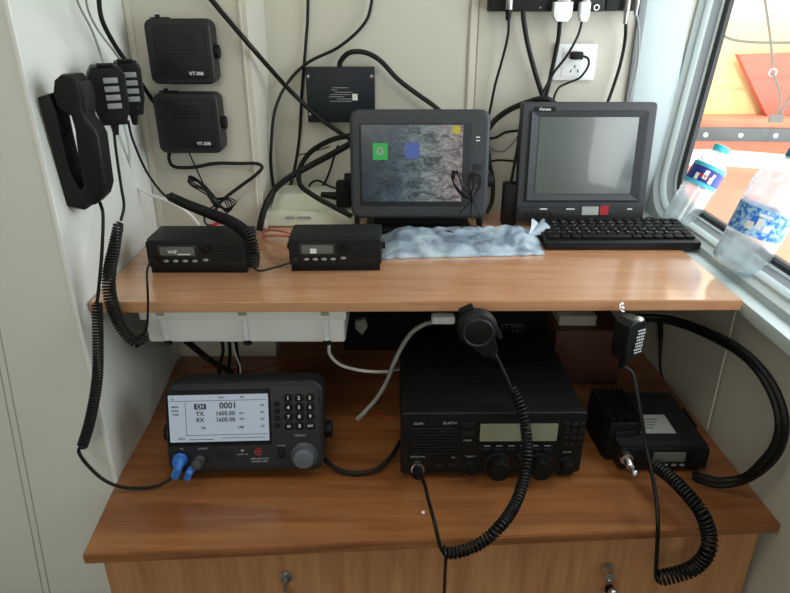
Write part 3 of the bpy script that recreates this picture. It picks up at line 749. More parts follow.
# ------------------------------------------------------------ socket bar at the top, plugs, wall outlet
YS = 1.272
a, b = P(489, 11, Y=YS), P(641, 11, Y=YS)
bar = thing('connector_bar', 'black connector bar fixed to the back wall at the top edge', 'connector bar', ((a.x+b.x)/2, YS, a.z))
bw = b.x-a.x
MB().box((-bw*.12, .018, .035), (bw*.76, .036, .070), .003).build('housing', 'black', bar)
MB().box((bw*.38, .020, .036), (bw*.22, .032, .070), .003).build('end_block', 'char', bar)
def loc(px, py): p = W(bar).inverted() @ P(px, py, Y=YS-.004); return p
p = loc(597, 7); MB().lathe([(.0035, 0), (.0055, .0005), (.0055, .002), (.0035, .002)], 20, Matrix.Translation((p.x, -.001, p.z)) @ Matrix.Rotation(R(90), 4, 'X')).build('earth_mark', 'print', bar)
p = loc(541, 4); MB().text('.', .02, (p.x, -.001, p.z)).build('lettering', 'print2', bar)
def plug(px, py, label, wdt, h, mt, r, pts, cm='cable', shape='box', group=None):
    q = P(px, py, Y=YS-.008); t = thing('plug', label, 'plug', q)
    if shape == 'box':
        pp = [(-wdt*.30, -h), (wdt*.30, -h), (wdt*.5, -h*.55), (wdt*.5, h*.5), (-wdt*.5, h*.5), (-wdt*.5, -h*.55)]
        MB().prism(pp, .020, .002, xf=Matrix.Translation((0, -.012, 0))).build('plug_body', mt, t)
        MB().box((0, -.004, h*.62), (wdt*.7, .014, h*.4), .001).build('plug_shell', 'steel', t)
    else:
        MB().cyl((0, 0, -h*.3), (0, 0, h*.8), wdt*.5, n=20, bev=.001).build('plug_shell', 'steel', t)
        MB().cyl((0, 0, -h*1.3), (0, 0, -h*.3), wdt*.32, wdt*.42, n=16, bev=.001).build('plug_body', mt, t)
    MB().tube(path(pts), r).build('cable', cm, t, True)
    return t
Yk = 1.268
plug(509, 6, 'round black plug at the left end of the connector bar', .014, .018, 'black2', .0026, [(509, 15, 1.268), (508, 35, 1.275), (502, 60, 1.285), (495, 85, 1.29), (490, 110, 1.29), (486, 125, 1.27)], shape='round')
plug(562, 8, 'wide white plug in the middle of the connector bar', .034, .022, 'white', .0042, [(560, 20, 1.268), (558, 40, 1.28), (552, 70, 1.285), (546, 95, 1.285), (543, 105, 1.27)])
plug(584, 8, 'narrow white plug right of the wide white one', .018, .022, 'white', .0024, [(582, 20, 1.268), (578, 35, 1.26), (567, 55, 1.262), (554, 72, 1.27), (542, 94, 1.27), (538, 106, 1.26)])
plug(627, 8, 'metal coaxial plug near the right end of the connector bar', .011, .020, 'steel', .0034, [(626, 20, 1.268), (625, 40, 1.285), (620, 65, 1.29), (612, 90, 1.29), (606, 106, 1.28)], shape='round')
plug(637, 4, 'thinner metal plug at the far right end of the bar', .009, .014, 'steel', .0018, [(636, 10, 1.268), (639, 30, 1.285), (638, 60, 1.29), (633, 85, 1.29), (629, 104, 1.28)], cm='grey_cable', shape='round')
cable('thick black cable hanging from the connector bar beside the round plug', [(523, 10, 1.274), (524, 22, 1.274), (528, 45, 1.28), (536, 75, 1.285), (543, 97, 1.28), (545, 108, 1.26)], .0046)
cable('pair of thick black cables curving behind the blank monitor toward the middle display', [(556, 104, 1.25), (545, 98, 1.25), (530, 101, 1.26), (510, 109, 1.27), (495, 120, 1.275), (484, 135, 1.26)], .0055)
a, b = P(556, 43, Y=1.30), P(594, 80, Y=1.30)
ot = thing('wall_outlet', 'white double power outlet plate on the back wall behind the blank monitor', 'outlet', ((a.x+b.x)/2, 1.301, b.z))
w, h = b.x-a.x, a.z-b.z
MB().rr((0, 0, h/2), w, h, .0085, .004, .002).build('plate', 'white', ot)
MB().rr((0, -.001, h/2), w*.62, h*.82, .003, .003, .0006).build('insert', 'white', ot)
m = MB().box((0, -.0012, h*.38), (.002, .001, .006)).box((-.007, -.0012, h*.26), (.002, .001, .006), rot=(0, .5, 0)).box((.007, -.0012, h*.26), (.002, .001, .006), rot=(0, -.5, 0))
m.build('socket_holes', 'ink', ot)
q = P(577, 55, Y=1.285)
pg = thing('power_plug', 'small black power plug pushed into the white wall outlet', 'plug', q)
MB().box((-.001, 0, 0), (.021, .026, .014), .003).build('plug_body', 'black2', pg)
MB().tube(path([(581, 55, 1.283), (588, 58, 1.28), (588, 66, 1.28), (580, 77, 1.288), (569, 82, 1.29), (559, 87, 1.29), (554, 97, 1.28), (553, 106, 1.26)]), .0022).build('cable', 'cable', pg, True)

# ------------------------------------------------------------ cables on the back wall
cable('thick black cable slanting from the top of the corner wall to the middle display', [(120, -160, 1.125), (200, -18, 1.130), (212, 0, 1.135), (232, 24, 1.13), (243, 37, 1.125), (256, 52, 1.14), (270, 68, 1.19), (292, 92, 1.255), (320, 118, 1.262), (352, 140, 1.24)], .0042)
cable('thin black cable falling straight down left of the navy box', [(309, -160, 1.30), (308, 0, 1.30), (306, 40, 1.30), (302, 90, 1.30), (299, 140, 1.30), (293, 175, 1.30), (287, 195, 1.30)], .0030)
cable('black cable sweeping left from the top and down beside the corner wall', [(366, -160, 1.30), (373, -40, 1.297), (371, 5, 1.295), (362, 26, 1.295), (338, 47, 1.293), (308, 62, 1.29), (288, 82, 1.285), (275, 110, 1.255), (271, 150, 1.24), (272, 175, 1.24), (276, 200, 1.23)], .0030)
cable('thick black cable looping beside the middle display and over the cream device', [(350, 135, 1.22), (330, 140, 1.24), (310, 152, 1.25), (300, 168, 1.24), (300, 184, 1.18), (315, 196, 1.16), (333, 206, 1.155), (352, 216, 1.15)], .0050)
cable('thickest black cable running from the middle display down to the shelf corner', [(356, 140, 1.22), (335, 152, 1.23), (305, 168, 1.235), (285, 180, 1.21), (272, 193, 1.165), (264, 210, 1.142), (259, 230, 1.130)], .0062)
cable('thin black cable between the thick loops left of the middle display', [(338, 145, 1.27), (333, 160, 1.28), (328, 175, 1.28), (322, 186, 1.27), (312, 190, 1.26), (310, 184, 1.26), (318, 180, 1.255), (330, 186, 1.24), (345, 190, 1.22)], .0022)
cable('thin dark wire crossing behind the falling cable', [(296, 160, 1.295), (297, 155, 1.295), (310, 152, 1.295), (330, 146, 1.285)], .0012)
q = P(344, 193, Y=1.20)
pb = thing('cable_connector', 'black connector block between the cream device and the middle display', 'connector', q)
MB().box((0, 0, 0), (.030, .03, .050), .006, 3).build('connector_body', 'black2', pb); MB().cyl((-.015, 0, -.005), (-.045, 0, -.002), .008, .005).build('strain_relief', 'black2', pb)
q = P(508, 220, Y=1.20); q.z = ZS
pa = thing('power_adapter', 'black power adapter standing on the shelf between the two monitors', 'adapter', q)
MB().box((0, 0, .042), (.028, .030, .082), .004).build('adapter_body', 'black2', pa); MB().tube([(0, 0, .08), (.004, .004, .11), (.010, .012, .15), (.012, .014, .19)], .003).build('cable', 'cable', pa)
cable('black wire crossing the gap between the two monitors', [(486, 138, 1.27), (496, 137, 1.28), (505, 132, 1.285), (518, 130, 1.27)], .0026)
cable('grey wire sagging in the gap between the two monitors', [(486, 143, 1.27), (495, 150, 1.29), (505, 150, 1.29), (514, 141, 1.28), (520, 132, 1.27)], .0018, 'grey_cable')
cable('lower black wire crossing the gap between the two monitors', [(486, 163, 1.26), (495, 160, 1.28), (505, 160, 1.28), (518, 161, 1.26)], .0022)
cable('black cable loop standing beside the right edge of the middle display', [(487, 212, 1.20), (492, 200, 1.22), (493, 180, 1.24), (490, 165, 1.24), (488, 150, 1.24)], .0042)

# ------------------------------------------------------------ white enclosure under the shelf
YE = .878
a, b = P(147, 343, Y=YE), P(347, 343, Y=YE)
en = thing('enclosure', 'white plastic enclosure box fixed beneath the left half of the shelf', 'box', ((a.x+b.x)/2, YE, a.z))
w = b.x-a.x; h = ZS-.017-a.z-.0008
MB().box((0, .085, h*.28), (w*.985, .165, h*.56), .006, 3).build('body', 'encl', en)
MB().box((0, .080, h*.785), (w*1.01, .176, h*.42), .003, 2).build('lid', 'encl', en)
for x in (-.40, .0, .40):
    MB().box((x*w, -.0078, h*.72), (.013, .003, h*.08), .001).build('screw_recess', 'seam', en)
    MB().cyl((x*w, -.0005, h*.10), (x*w, -.0005, h*.57), .005, n=16).build('rib', 'encl', en)
    MB().cyl((x*w, .006, -.003), (x*w, .006, .004), .007, n=16).build('lug', 'char', en)
MB().sphere((-w*.515, .02, h*.55), .008).build('gland', 'encl', en)

# ------------------------------------------------------------ HF control unit
W1, H1 = .2360, .140
c = P(248, 480, Z=ZL); TL = -17
hf = thing('radio_control_unit', 'grey radio control unit with a lit white screen, left on the desk', 'radio', (c.x, c.y, ZL), (0, 0, R(2.2)))
xf = Matrix.Translation((0, 0, .0165)) @ Matrix.Rotation(R(TL), 4, 'X')
def U(px): return (px-245.5)/157*W1
def V_(py): return (474-py)/94*H1
MB().rr((0, 0, H1/2), W1, H1, .055, .020, .006, 3, xf, 7).build('housing', 'char', hf)
MB().rr((0, -.0008, H1*.5), W1*.955, H1*.90, .004, .014, .001, 2, xf, 7).build('front_panel', 'slate2', hf)
MB().box((0, .085, .030), (W1*.70, .05, .058), .004).box((0, .070, .007), (W1*.62, .085, .013), .001).build('mount', 'black', hf)
for s in (-1, 1): MB().cyl((s*W1*.49, .045, .06), (s*W1*.545, .045, .06), .013, n=18, bev=.002).build('mounting_knob', 'black2', hf)
bz = MB().rr((U(220.5), -.0018, V_(416)), U(272.5)-U(169.5), V_(387)-V_(445), .004, .003, .001, xf=xf).build('screen_bezel', 'black2', hf)
ls = MB().rr((U(220.5), -.0028, V_(416.3)), U(269.5)-U(171.5), V_(392)-V_(440.5), .003, .0015, xf=xf).build('screen', 'lcd', hf)
m = MB(); yk = -.0032
def tx(s_, px, py, sz, al='CENTER', mm=None): (mm or m).text(s_, sz, (U(px), yk, V_(py)), al, xf, .00015)
tx('0001', 230, 403.5, .0130, sx if False else 'CENTER')
tx('TX', 202, 411.5, .0088); tx('RX', 202, 418, .0088); tx('1605.00', 227, 411.5, .0090); tx('1605.00', 227, 418.0, .0090)
tx('kHz', 243, 411.5, .004); tx('kHz', 243, 417.3, .004); tx('TEL', 205, 426, .0046); tx('USB', 242, 426, .0046)
tx('MENU', 178, 404, .0038); tx('SCAN', 178, 408, .0038); tx('TUNE', 178, 412, .0038); tx('AUTO', 183, 437, .0038)
for py in (403.5, 410.8, 418, 425.3): tx('dot' if 0 else '-01', 263.5, py, .0050)
tx('12:00', 223, 395, .0038); tx('GPS', 244, 395, .0038); tx('ok', 176, 396, .0035)
def lr(px0, px1, py, t_=.0006): m.rr(((U(px0)+U(px1))/2, yk, V_(py)), U(px1)-U(px0), t_, .0003, .0001, xf=xf, corners=1)
lr(187, 268, 433.5); lr(172, 268, 398); lr(190, 215, 438, .0009); lr(222, 266, 437, .0007)
m.box((0, 0, 0), (1e-4, 1e-4, 1e-4)) if 0 else None
m.rr((U(188), yk, V_(417)), .0006, V_(400)-V_(434), .0003, .0001, xf=xf, corners=1)
m.build('screen_characters', 'ink', ls)
chb = MB().rr((U(202.5), -.0030, V_(404)), .0175, .0085, .0005, .0004, xf=xf, corners=1).build('channel_box', 'ink', ls)
MB().text('CH', .0085, (U(202.5), -.0034, V_(404)), xf=xf).build('lettering', 'lcd', chb)
# keypad
lab = iter(['1', '2', '3', '4', '5', '6', '7', '8', '9', 'CE', '0', 'ENT'])
for py in (397, 406.7, 416.3, 426.2):
    for px in (289.4, 300.2, 311):
        k = MB().rr((U(px), -.0040, V_(py)), .0130, .0118, .004, .0045, .001, xf=xf).build('key', 'black2', hf)
        s_ = next(lab); MB().text(s_, .0072 if len(s_) == 1 else .0044, (U(px), -.0044, V_(py)), xf=xf).build('lettering', 'print', k)
for py in (403, 410.5, 418, 425.6): MB().rr((U(278), -.0032, V_(py)), .0085, .0072, .003, .003, .0008, xf=xf).build('soft_key', 'black2', hf)
kc = (U(304), V_(457))
def kn(m, r, y0, y1, kc, xf, bev=.001, n=32):
    p0 = xf @ Vector((kc[0], y0, kc[1])); p1 = xf @ Vector((kc[0], y1, kc[1])); return m.cyl(p1, p0, r, n=n, bev=bev)
rg = kn(MB(), .0205, -.006, 0, kc, xf, .002).build('dial_ring', 'knob', hf)
kn(MB(), .0150, -.020, -.004, kc, xf, .002).build('dial', 'knobface', hf)
m = MB()
m.text('1605.00-2', .0044, (U(300), -.0012, V_(436.5)), xf=xf)
m.text('TEL', .0035, (U(182), -.0012, V_(448)), xf=xf).text('HANDSET', .0035, (U(203), -.0012, V_(448)), xf=xf).text('POWER', .0032, (U(281), -.0012, V_(447)), xf=xf)
m.text('ALARM  ON', .003, (U(242), -.0012, V_(455)), xf=xf)
m.text('PRESS AND HOLD', .0034, (U(259), -.0012, V_(460)), xf=xf).text('DISTRESS ALERT', .0034, (U(259), -.0012, V_(463)), xf=xf)
m.rr((U(242), -.0014, V_(451)), .005, .003, .0006, .001, xf=xf)
m.build('lettering', 'print2', hf)
t_ = MB(); zc = xf @ Vector((U(258), -.0016, V_(452.5)))
t_.lathe([(.0042, 0), (.0056, .0004), (.0056, -.0004), (.0042, -.0001)], 24, Matrix.Translation(zc) @ Matrix.Rotation(R(90+TL), 4, 'X')).rr((U(258), -.0016, V_(452.5)), .0045, .0045, .0006, .002, xf=xf)
t_.build('distress_mark', 'red', hf)
MB().rr((U(281), -.0030, V_(454)), .012, .018, .003, .004, .001, xf=xf).build('power_key', 'black2', hf)
m = MB()
for k in range(8): m.rr((U(216+k*2.4), -.0014, V_(455)), .0012, .014, .0014, .0003, xf=xf, corners=1)
m.build('speaker_slots', 'black2', hf)
def conn(px, py, mt, r, l, name='connector'):
    q = (U(px), V_(py)); g = kn(MB(), r, -l, 0, q, xf, .001, 20); kn(g, r*1.25, -l*.45, -l*.2, q, xf, .0008, 14); return g.build(name, mt, hf)
conn(181, 458, 'blue', .0085, .020, 'blue_connector'); conn(200, 459, 'knob', .0070, .026)
q = P(177, 470, Y=c.y-.03)
m = MB().sweep([P(181, 459, Y=c.y-.012), P(178, 468, Y=c.y-.022), P(175, 476, Y=c.y-.022)], .0062, 14).build('blue_boot', 'blue', hf, True)
m = MB().sweep([P(192, 468, Y=c.y-.015), P(189, 472, Y=c.y-.022), P(187, 478, Y=c.y-.022)], .0052, 14).build('blue_cap', 'blue', hf, True)
MB().tube([xf @ Vector((U(184), -.004, V_(462))), P(187, 468, Y=c.y-.026), P(188, 472, Y=c.y-.026)], .0012).build('cap_strap', 'blue', hf, True) if 0 else None
cable('black cable lying on the desk between the control unit and transceiver', [(318, 448, .83), (326, 460, .795), (340, 470, .777), (360, 473, .772), (378, 468, .779), (392, 455, .802), (401, 440, .835)], .0036)

# ------------------------------------------------------------ SSB transceiver
W2, H2 = .2730, .110; z0 = .012
a, b = P(398, 479, Z=ZL), P(581, 479, Z=ZL); c = (a+b)/2
tr = thing('radio_transceiver', 'large black radio transceiver with a greenish display, centre of the desk', 'radio', (c.x, c.y, ZL), (0, 0, R(.5)))
def U(px): return (px-493)/182*W2
def V_(py): return z0+(476-py)/64*H2
MB().box((0, .135, z0+H2/2), (W2*.985, .240, H2*.985), .003).build('body', 'black2', tr)
MB().rr((0, 0, z0+H2/2), W2, H2, .022, .006, .003, 3).build('front_panel', 'black', tr)
m = MB()
for k in range(6): m.box((0, .06+k*.014, z0+H2*.995), (W2*.9, .004, .0016))
m.build('top_vents', 'black2', tr)
for sx in (-1, 1): 
    for y in (.02, .22): MB().cyl((sx*W2*.42, y, .0), (sx*W2*.42, y, .013), .010, n=16).build('foot', 'black2', tr)
m = MB().rr((U(434.5), -.0008, V_(440)), U(459)-U(411), .056, .003, .002, .0006)
m.build('speaker_panel', 'black2', tr)
m = MB()
for k in range(9): m.box((U(434.5), -.0014, V_(440)+.022-k*.0055), (U(457)-U(413), .003, .0020), .0006)
m.build('speaker_grille', 'char', tr)
fr = MB().rr((U(518), -.0012, V_(431.5)), U(561)-U(476), .038, .003, .003, .001).build('display_frame', 'black2', tr)
ds = MB().rr((U(518), -.0024, V_(431.5)), U(556)-U(480), .0305, .002, .0015).build('display', 'lcdg', tr)
m = MB().text('Icom', .0068, (U(415), -.0010, V_(422)), 'LEFT').text('IC-M710', .0058, (U(457), -.0010, V_(422)), 'RIGHT').text('MICROPHONE', .0034, (U(419), -.0010, V_(457)))
m.text('CLARITY', .0036, (U(472), -.0010, V_(457))).text('SQL', .0036, (U(455), -.0010, V_(458))).text('POWER', .0036, (U(468), -.001, V_(440))).text('VOLUME', .0034, (U(568), -.001, V_(453)))
for px in (488, 500, 512, 524, 536, 548): m.box((U(px), -.0008, V_(446)), (.009, .001, .0012))
m.build('lettering', 'print2', tr)
for py in (424, 432.5): MB().rr((U(468.5), -.0026, V_(py)), .020, .0085, .004, .002, .0006).build('button', 'char', tr)
for px in (487, 499, 511, 537, 549): MB().rr((U(px), -.0028, V_(450)), .0145, .0050, .004, .0015, .0006).build('button', 'char', tr)
for px in (441, 455): MB().rr((U(px), -.0028, V_(466)), .013, .006, .004, .0015, .0006).build('button', 'char', tr)
for i in range(4):
    for j in range(3): MB().rr((U(565+j*7.3), -.0024, V_(423.5+i*7)), .0076, .0066, .004, .0015, .0006).build('key', 'char', tr)
I4 = Matrix.Identity(4)
for (px, py, r, l) in ((499, 464, .0200, .024), (541, 464, .0190, .024), (568, 465, .0118, .018), (472, 467, .0088, .016), (519, 457, .0058, .012)):
    q = (U(px), V_(py)); rg = kn(MB(), r, -.004, 0, q, I4, .001).build('knob_skirt', 'char', tr)
    kn(MB(), r*.80, -l, -.003, q, I4, .0015).box((q[0], -l-.0004, q[1]+r*.5), (.0012, .001, r*.5)).build('knob', 'black2', tr)
q = (U(419), V_(466)); g = kn(MB(), .0105, -.012, 0, q, I4, .001, 20).build('mic_socket', 'chrome', tr)
kn(MB(), .0078, -.026, -.010, q, I4, .001, 16).build('mic_plug', 'black2', tr)

# fist microphone of the transceiver, hung on the shelf edge
mc = P(477, 328, Y=.800); rm2 = thing('hand_microphone', 'round-faced black microphone hooked on the front edge of the shelf', 'microphone', mc, (0, R(-28), 0))
MB().lathe([(.001, -.014), (.022, -.014), (.028, -.009), (.0295, 0), (.027, .010), (.020, .014), (.001, .014)], 32, Matrix.Rotation(R(90), 4, 'X') @ Matrix.Diagonal((1.0, 1, 1, 1))).prism([(-.020, -.012), (.020, -.012), (.012, -.044), (-.010, -.044)], .024, .004, xf=Matrix.Translation((0, -.012, 0))).build('body', 'black', rm2)
MB().lathe([(.0185, .0), (.0205, .0015), (.0225, .0)], 32, Matrix.Translation((0, -.0142, 0)) @ Matrix.Rotation(R(90), 4, 'X')).build('face_ring', 'slate2', rm2)
MB().rr((.024, -.004, -.012), .007, .036, .010, .003, .001).build('talk_key', 'char', rm2)
MB().cyl((0, 0, -.043), (.001, 0, -.060), .006, .0035).build('strain_relief', 'black2', rm2)
MB().box((-.002, .012, .026), (.022, .012, .014), .003).build('hanger', 'black2', rm2)
m = MB().tube([mc+Vector((.0185, 0, -.040)), P(494, 352, Y=.80), P(502, 367, Y=.79), P(508, 380, Y=.78), P(511, 388, Y=.775)], .0021)
m.build('cord', 'cord', rm2, True); m = MB()
sock = W(tr) @ Vector((U(419), -.024, V_(466)))
m.tube([P(444, 552, Y=.592), P(440, 545, Y=.592), P(434, 520, Y=.61), P(428, 498, Y=.66), P(424, 482, Y=.70), sock], .0026)
m.build('cord', 'cord', rm2, True)
MB().coil(path([(511, 386, .772), (520, 405, .755), (526, 430, .735), (527, 455, .705), (523, 482, .675), (514, 506, .640), (499, 527, .605), (480, 543, .594), (460, 551, .592), (443, 553, .592)]), .0062, .0021, .0052).build('coiled_cord', 'cord', rm2, True)
cable('thin black wire hanging down over the joint between the cabinet fronts', [(444, 545, .612), (445, 560, .612), (444, 580, .612), (443, 620, .612)], .0012)

# black box behind the transceiver, with line drawing
YX = 1.10
a, b = P(446, 318, Y=YX), P(540, 352, Y=YX)
bx = thing('power_supply', 'black box with a faint printed diagram, behind the large transceiver', 'box', ((a.x+b.x)/2, YX, ZL))
w = b.x-a.x; hh = .235
MB().box((0, .07, hh/2), (w, .14, hh), .004).build('housing', 'black', bx)
m = MB(); q0 = bx.location
def dl(ax_, ay, bx_, by):
    A = P(ax_, ay, Y=YX-.001)-q0; B = P(bx_, by, Y=YX-.001)-q0; m.sweep([A, B], .0006, 4)
for s_ in ((501, 324, 523, 324), (523, 324, 522, 336), (512, 326, 521, 326), (512, 331, 521, 331), (512, 326, 512, 335), (517, 326, 517, 335), (505, 324, 508, 329), (503, 325, 501, 334), (500, 341, 509, 341), (513, 341, 529, 341), (513, 336, 521, 336)): dl(*s_)
m.build('line_drawing', 'print2', bx)

# grey / white leads under the shelf
cable('white lead drooping from the white enclosure toward the transceiver', [(329, 343, .95), (330, 354, .94), (340, 364, .93), (356, 369, .92), (372, 371, .92), (388, 371, .93)], .0028, 'white_cable')
cable('dull grey tail continuing the drooping white lead', [(388, 371, .93), (398, 369, .94), (410, 366, .95)], .0024, 'grey_cable')
cable('long grey cable dropping from under the shelf to the desk between the radios', [(432, 322, .93), (424, 324, .93), (412, 332, .93), (402, 346, .93), (394, 362, .92), (388, 378, .91), (378, 396, .90), (366, 410, .885), (357, 419, .88)], .0038, 'grey_cable')
q = P(443, 318, Y=.92)
o = MB().box((0, 0, 0), (.038, .020, .014), .005, 3).build('plug', 'white'); o.location = q; tag(o, 'white plug tucked under the shelf left of the round-faced microphone', 'plug')
q = P(362, 326, Y=1.0)
o = MB().prism([(-.012, .010), (.006, .014), (.010, -.002), (.0, -.018), (-.012, -.006)], .012, .003).build('cable_clip', 'grey_cable'); o.location = q; tag(o, 'small grey clip in the shadow right of the white enclosure', 'clip')
cable('faint dark lead beneath the shelf beside the long grey cable', [(408, 340, 1.0), (425, 341, 1.0), (442, 344, 1.0)], .0018)
cable('thick dark cable behind the control unit under the white enclosure', [(186, 340, 1.0), (198, 350, 1.03), (212, 361, 1.03), (232, 372, 1.0)], .006)
for i, (x, s) in enumerate(((222, 'left'), (229, 'middle'), (236, 'right'))):
    cable('%s of three black cables dropping below the white enclosure' % s, [(x, 340, 1.02), (x+1, 352, 1.02), (x+(i-1)*3, 366, 1.02), (x+(i-1)*2, 378, 1.0)], .0032, group='cables below the white enclosure')
cable('thin pale wire dropping from the white enclosure behind the control unit', [(233, 343, .99), (236, 355, .99), (240, 366, .99), (240, 376, .98)], .0014, 'white_cable')
cable('red wire lying behind the control unit', [(202, 366, 1.03), (225, 367, 1.02), (250, 371, 1.02), (275, 364, 1.05), (305, 362, 1.08), (330, 372, 1.04)], .0016, 'redwire')
cable('second red wire on the desk right of the control unit', [(362, 412, .90), (372, 413, .895), (385, 416, .885), (394, 417, .88)], .0014, 'redwire')
q = P(320, 380, Z=ZL)
o = MB().box((0, 0, .105), (.20, .10, .21), .004).build('dark_box', 'black2'); o.location = (P(392, 360, Y=1.2).x-.002, 1.22, ZL); tag(o, 'dark box in the shadow at the back, between white enclosure and large transceiver', 'box')  # dark clutter, enlarged so its black deepens the shade under the shelf
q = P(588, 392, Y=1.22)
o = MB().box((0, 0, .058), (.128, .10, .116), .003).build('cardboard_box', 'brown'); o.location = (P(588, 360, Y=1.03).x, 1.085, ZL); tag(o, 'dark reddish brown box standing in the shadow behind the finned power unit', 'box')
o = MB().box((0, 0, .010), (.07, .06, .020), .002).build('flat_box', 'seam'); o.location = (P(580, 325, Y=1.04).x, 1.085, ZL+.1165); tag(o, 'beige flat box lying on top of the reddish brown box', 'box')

# finned heat sink block beside the right radio
a = P(583, 397, Y=.93); b = P(622, 397, Y=.93); bl = P(600, 462, Z=ZL)
ps = thing('finned_power_unit', 'black finned power unit on the desk, squeezed between transceiver and right radio', 'power unit', ((a.x+b.x)/2-.002, .808, ZL), (0, 0, R(3)))
MB().box((0, .05, .036), (.052, .095, .070), .003).build('body', 'black', ps)
m = MB()
for k in range(9): m.box((-.0235+k*.0059, .05, .0735), (.0024, .09, .007))
m.build('fins', 'black2', ps)
m = MB()
for k in range(8): m.box((-.0275, .012+k*.0105, .036), (.005, .0035, .062))
m.build('side_fins', 'black2', ps)
MB().box((0, .0015, .036), (.03, .004, .04), .001).build('front_plate', 'char', ps)

# ------------------------------------------------------------ right radio
W3, H3 = .138, .040
a, b = P(618, 471, Z=ZL), P(703, 471, Z=ZL); c = (a+b)/2
r3 = thing('vhf_radio', 'black radio with a white paper sticker on top, at the right of the desk', 'radio', (c.x, c.y, ZL), (0, 0, R(0)))
def U(px): return (px-660.5)/86*W3
z0 = .006
MB().box((0, .080, z0+H3/2), (W3, .150, H3), .003).build('body', 'char', r3)
MB().rr((0, -.002, z0+H3/2), W3*.99, H3*.97, .010, .004, .0015).build('front_panel', 'black', r3)
MB().box((0, .09, .004), (W3*.9, .12, .008), .001).build('bracket', 'black2', r3)
for s in (-1, 1): MB().box((s*(W3/2+.002), .08, .024), (.003, .05, .046), .001).build('bracket_arm', 'black2', r3)
MB().rr((U(665), -.0035, z0+H3*.60), .050, .017, .002, .002, .0004).build('display', 'lcdb', r3)
MB().cyl((U(690), -.012, z0+H3*.55), (U(690), 0, z0+H3*.55), .0095, n=24, bev=.0015).build('knob', 'black2', r3)
for px in (655, 663, 671, 679): MB().rr((U(px), -.0035, z0+H3*.22), .0075, .0035, .003, .0012, .0004).build('button', 'print2', r3)
st = MB().box((0, 0, 0), (.085, .050, .0006)).build('sticker', 'paper', r3); st.location = (-.012, .060, z0+H3+.0006)
m = MB()
for k in range(4): m.box((-.004, .012-k*.008, .0006), (.06-.01*k, .0016, .0003))
m.build('print_marks', 'ink', st)
MB().cyl((-.060, -.010, z0+H3*.62), (-.060, .002, z0+H3*.62), .010, n=20, bev=.001).cyl((-.058, -.022, z0+H3*.50), (-.060, -.010, z0+H3*.62), .0065, n=20, bev=.001).build('mic_socket', 'chrome', r3)
MB().sphere((-.050, -.022, z0+H3*.22), .0065).cyl((-.052, -.018, z0+H3*.3), (-.056, -.004, z0+H3*.4), .004).build('mic_plug', 'chrome', r3)

mc = P(628, 337, Y=.800); m3 = thing('hand_microphone', 'slim black microphone with a perforated silver face, hung at shelf front right', 'microphone', mc, (0, R(4), R(32)))
w, h = .036, .064
MB().prism([(-w*.32, -h*.5), (w*.32, -h*.5), (w*.5, -h*.2), (w*.5, h*.38), (w*.3, h*.5), (-w*.3, h*.5), (-w*.5, h*.38), (-w*.5, -h*.2)], .028, .004, 3, xf=Matrix.Translation((0, -.014, 0))).build('body', 'black', m3)
m = MB()
for i in range(8):
    for j in range(4): m.cyl((.001+j*.0042+(i % 2)*.0015, -.0148, .016-i*.0050), (.001+j*.0042+(i % 2)*.0015, -.0138, .016-i*.0050), .0014, n=8)
m.build('face_dots', 'print', m3)
MB().sphere((.004, -.008, h*.48), .009, (1, .8, .5)).build('top_key', 'steel', m3)
MB().cyl((0, 0, -h*.48), (0, 0, -h*.48-.018), .0065, .004).build('strain_relief', 'black2', m3)
MB().tube(path([(624, 312, .812), (620, 309, .816), (620, 304, .820), (623, 303, .822)]), .0016).sphere(P(622, 308, Y=.818), .004).build('hanger', 'chrome', m3, True)
m = MB().tube([mc+Vector((0, 0, -.048)), P(633, 375, Y=.79), P(640, 410, Y=.76), P(647, 450, Y=.735), P(655, 490, Y=.68), P(658, 520, Y=.645), P(657, 550, Y=.636), P(656, 574, Y=.634), P(658, 581, Y=.634)], .0030)
m.build('cord', 'cord', m3, True)
MB().coil(path([(657, 578, .630), (675, 574, .630), (694, 567, .630), (707, 552, .632), (709, 533, .645), (700, 510, .66), (684, 490, .69), (667, 474, .725), (652, 463, .755)]), lambda u: .0095-.002*u, .0023, .0056).build('coiled_cord', 'cord', m3, True)
# heavy double cable loop at right
for i, (lab, d, r_) in enumerate((('outer', 0, .0058), ('inner', -6, .0050))):
    cable('%s thick black cable of the big loop at the right, below the shelf' % lab,
          [(632, 316+i*2, .98), (668, 318+i*3, .95), (705, 330+i*4, .885), (742, 350+i*5, .795), (770+d*.8, 380+i*2, .725), (784+d, 415, .69), (781+d, 445-i*2, .685), (766+d, 466-i*3, .70), (744, 480-i*4, .725), (720, 484-i*4, .738), (703, 480-i*4, .752), (694, 476-i*2, .763)], r_, group='heavy cable loop')
cable('dark cable hanging down the back right under the shelf', [(660, 318, 1.10), (661, 340, 1.10), (662, 370, 1.08), (668, 395, 1.04)], .005)
# screw / crumb on the desk
o = MB().sphere((0, 0, .0018), .003, (1, 1, .6), 12).build('white_crumb', 'print'); o.location = P(423, 513, Z=ZL); tag(o, 'tiny pale scrap lying on the lower desk near the front edge', 'scrap')

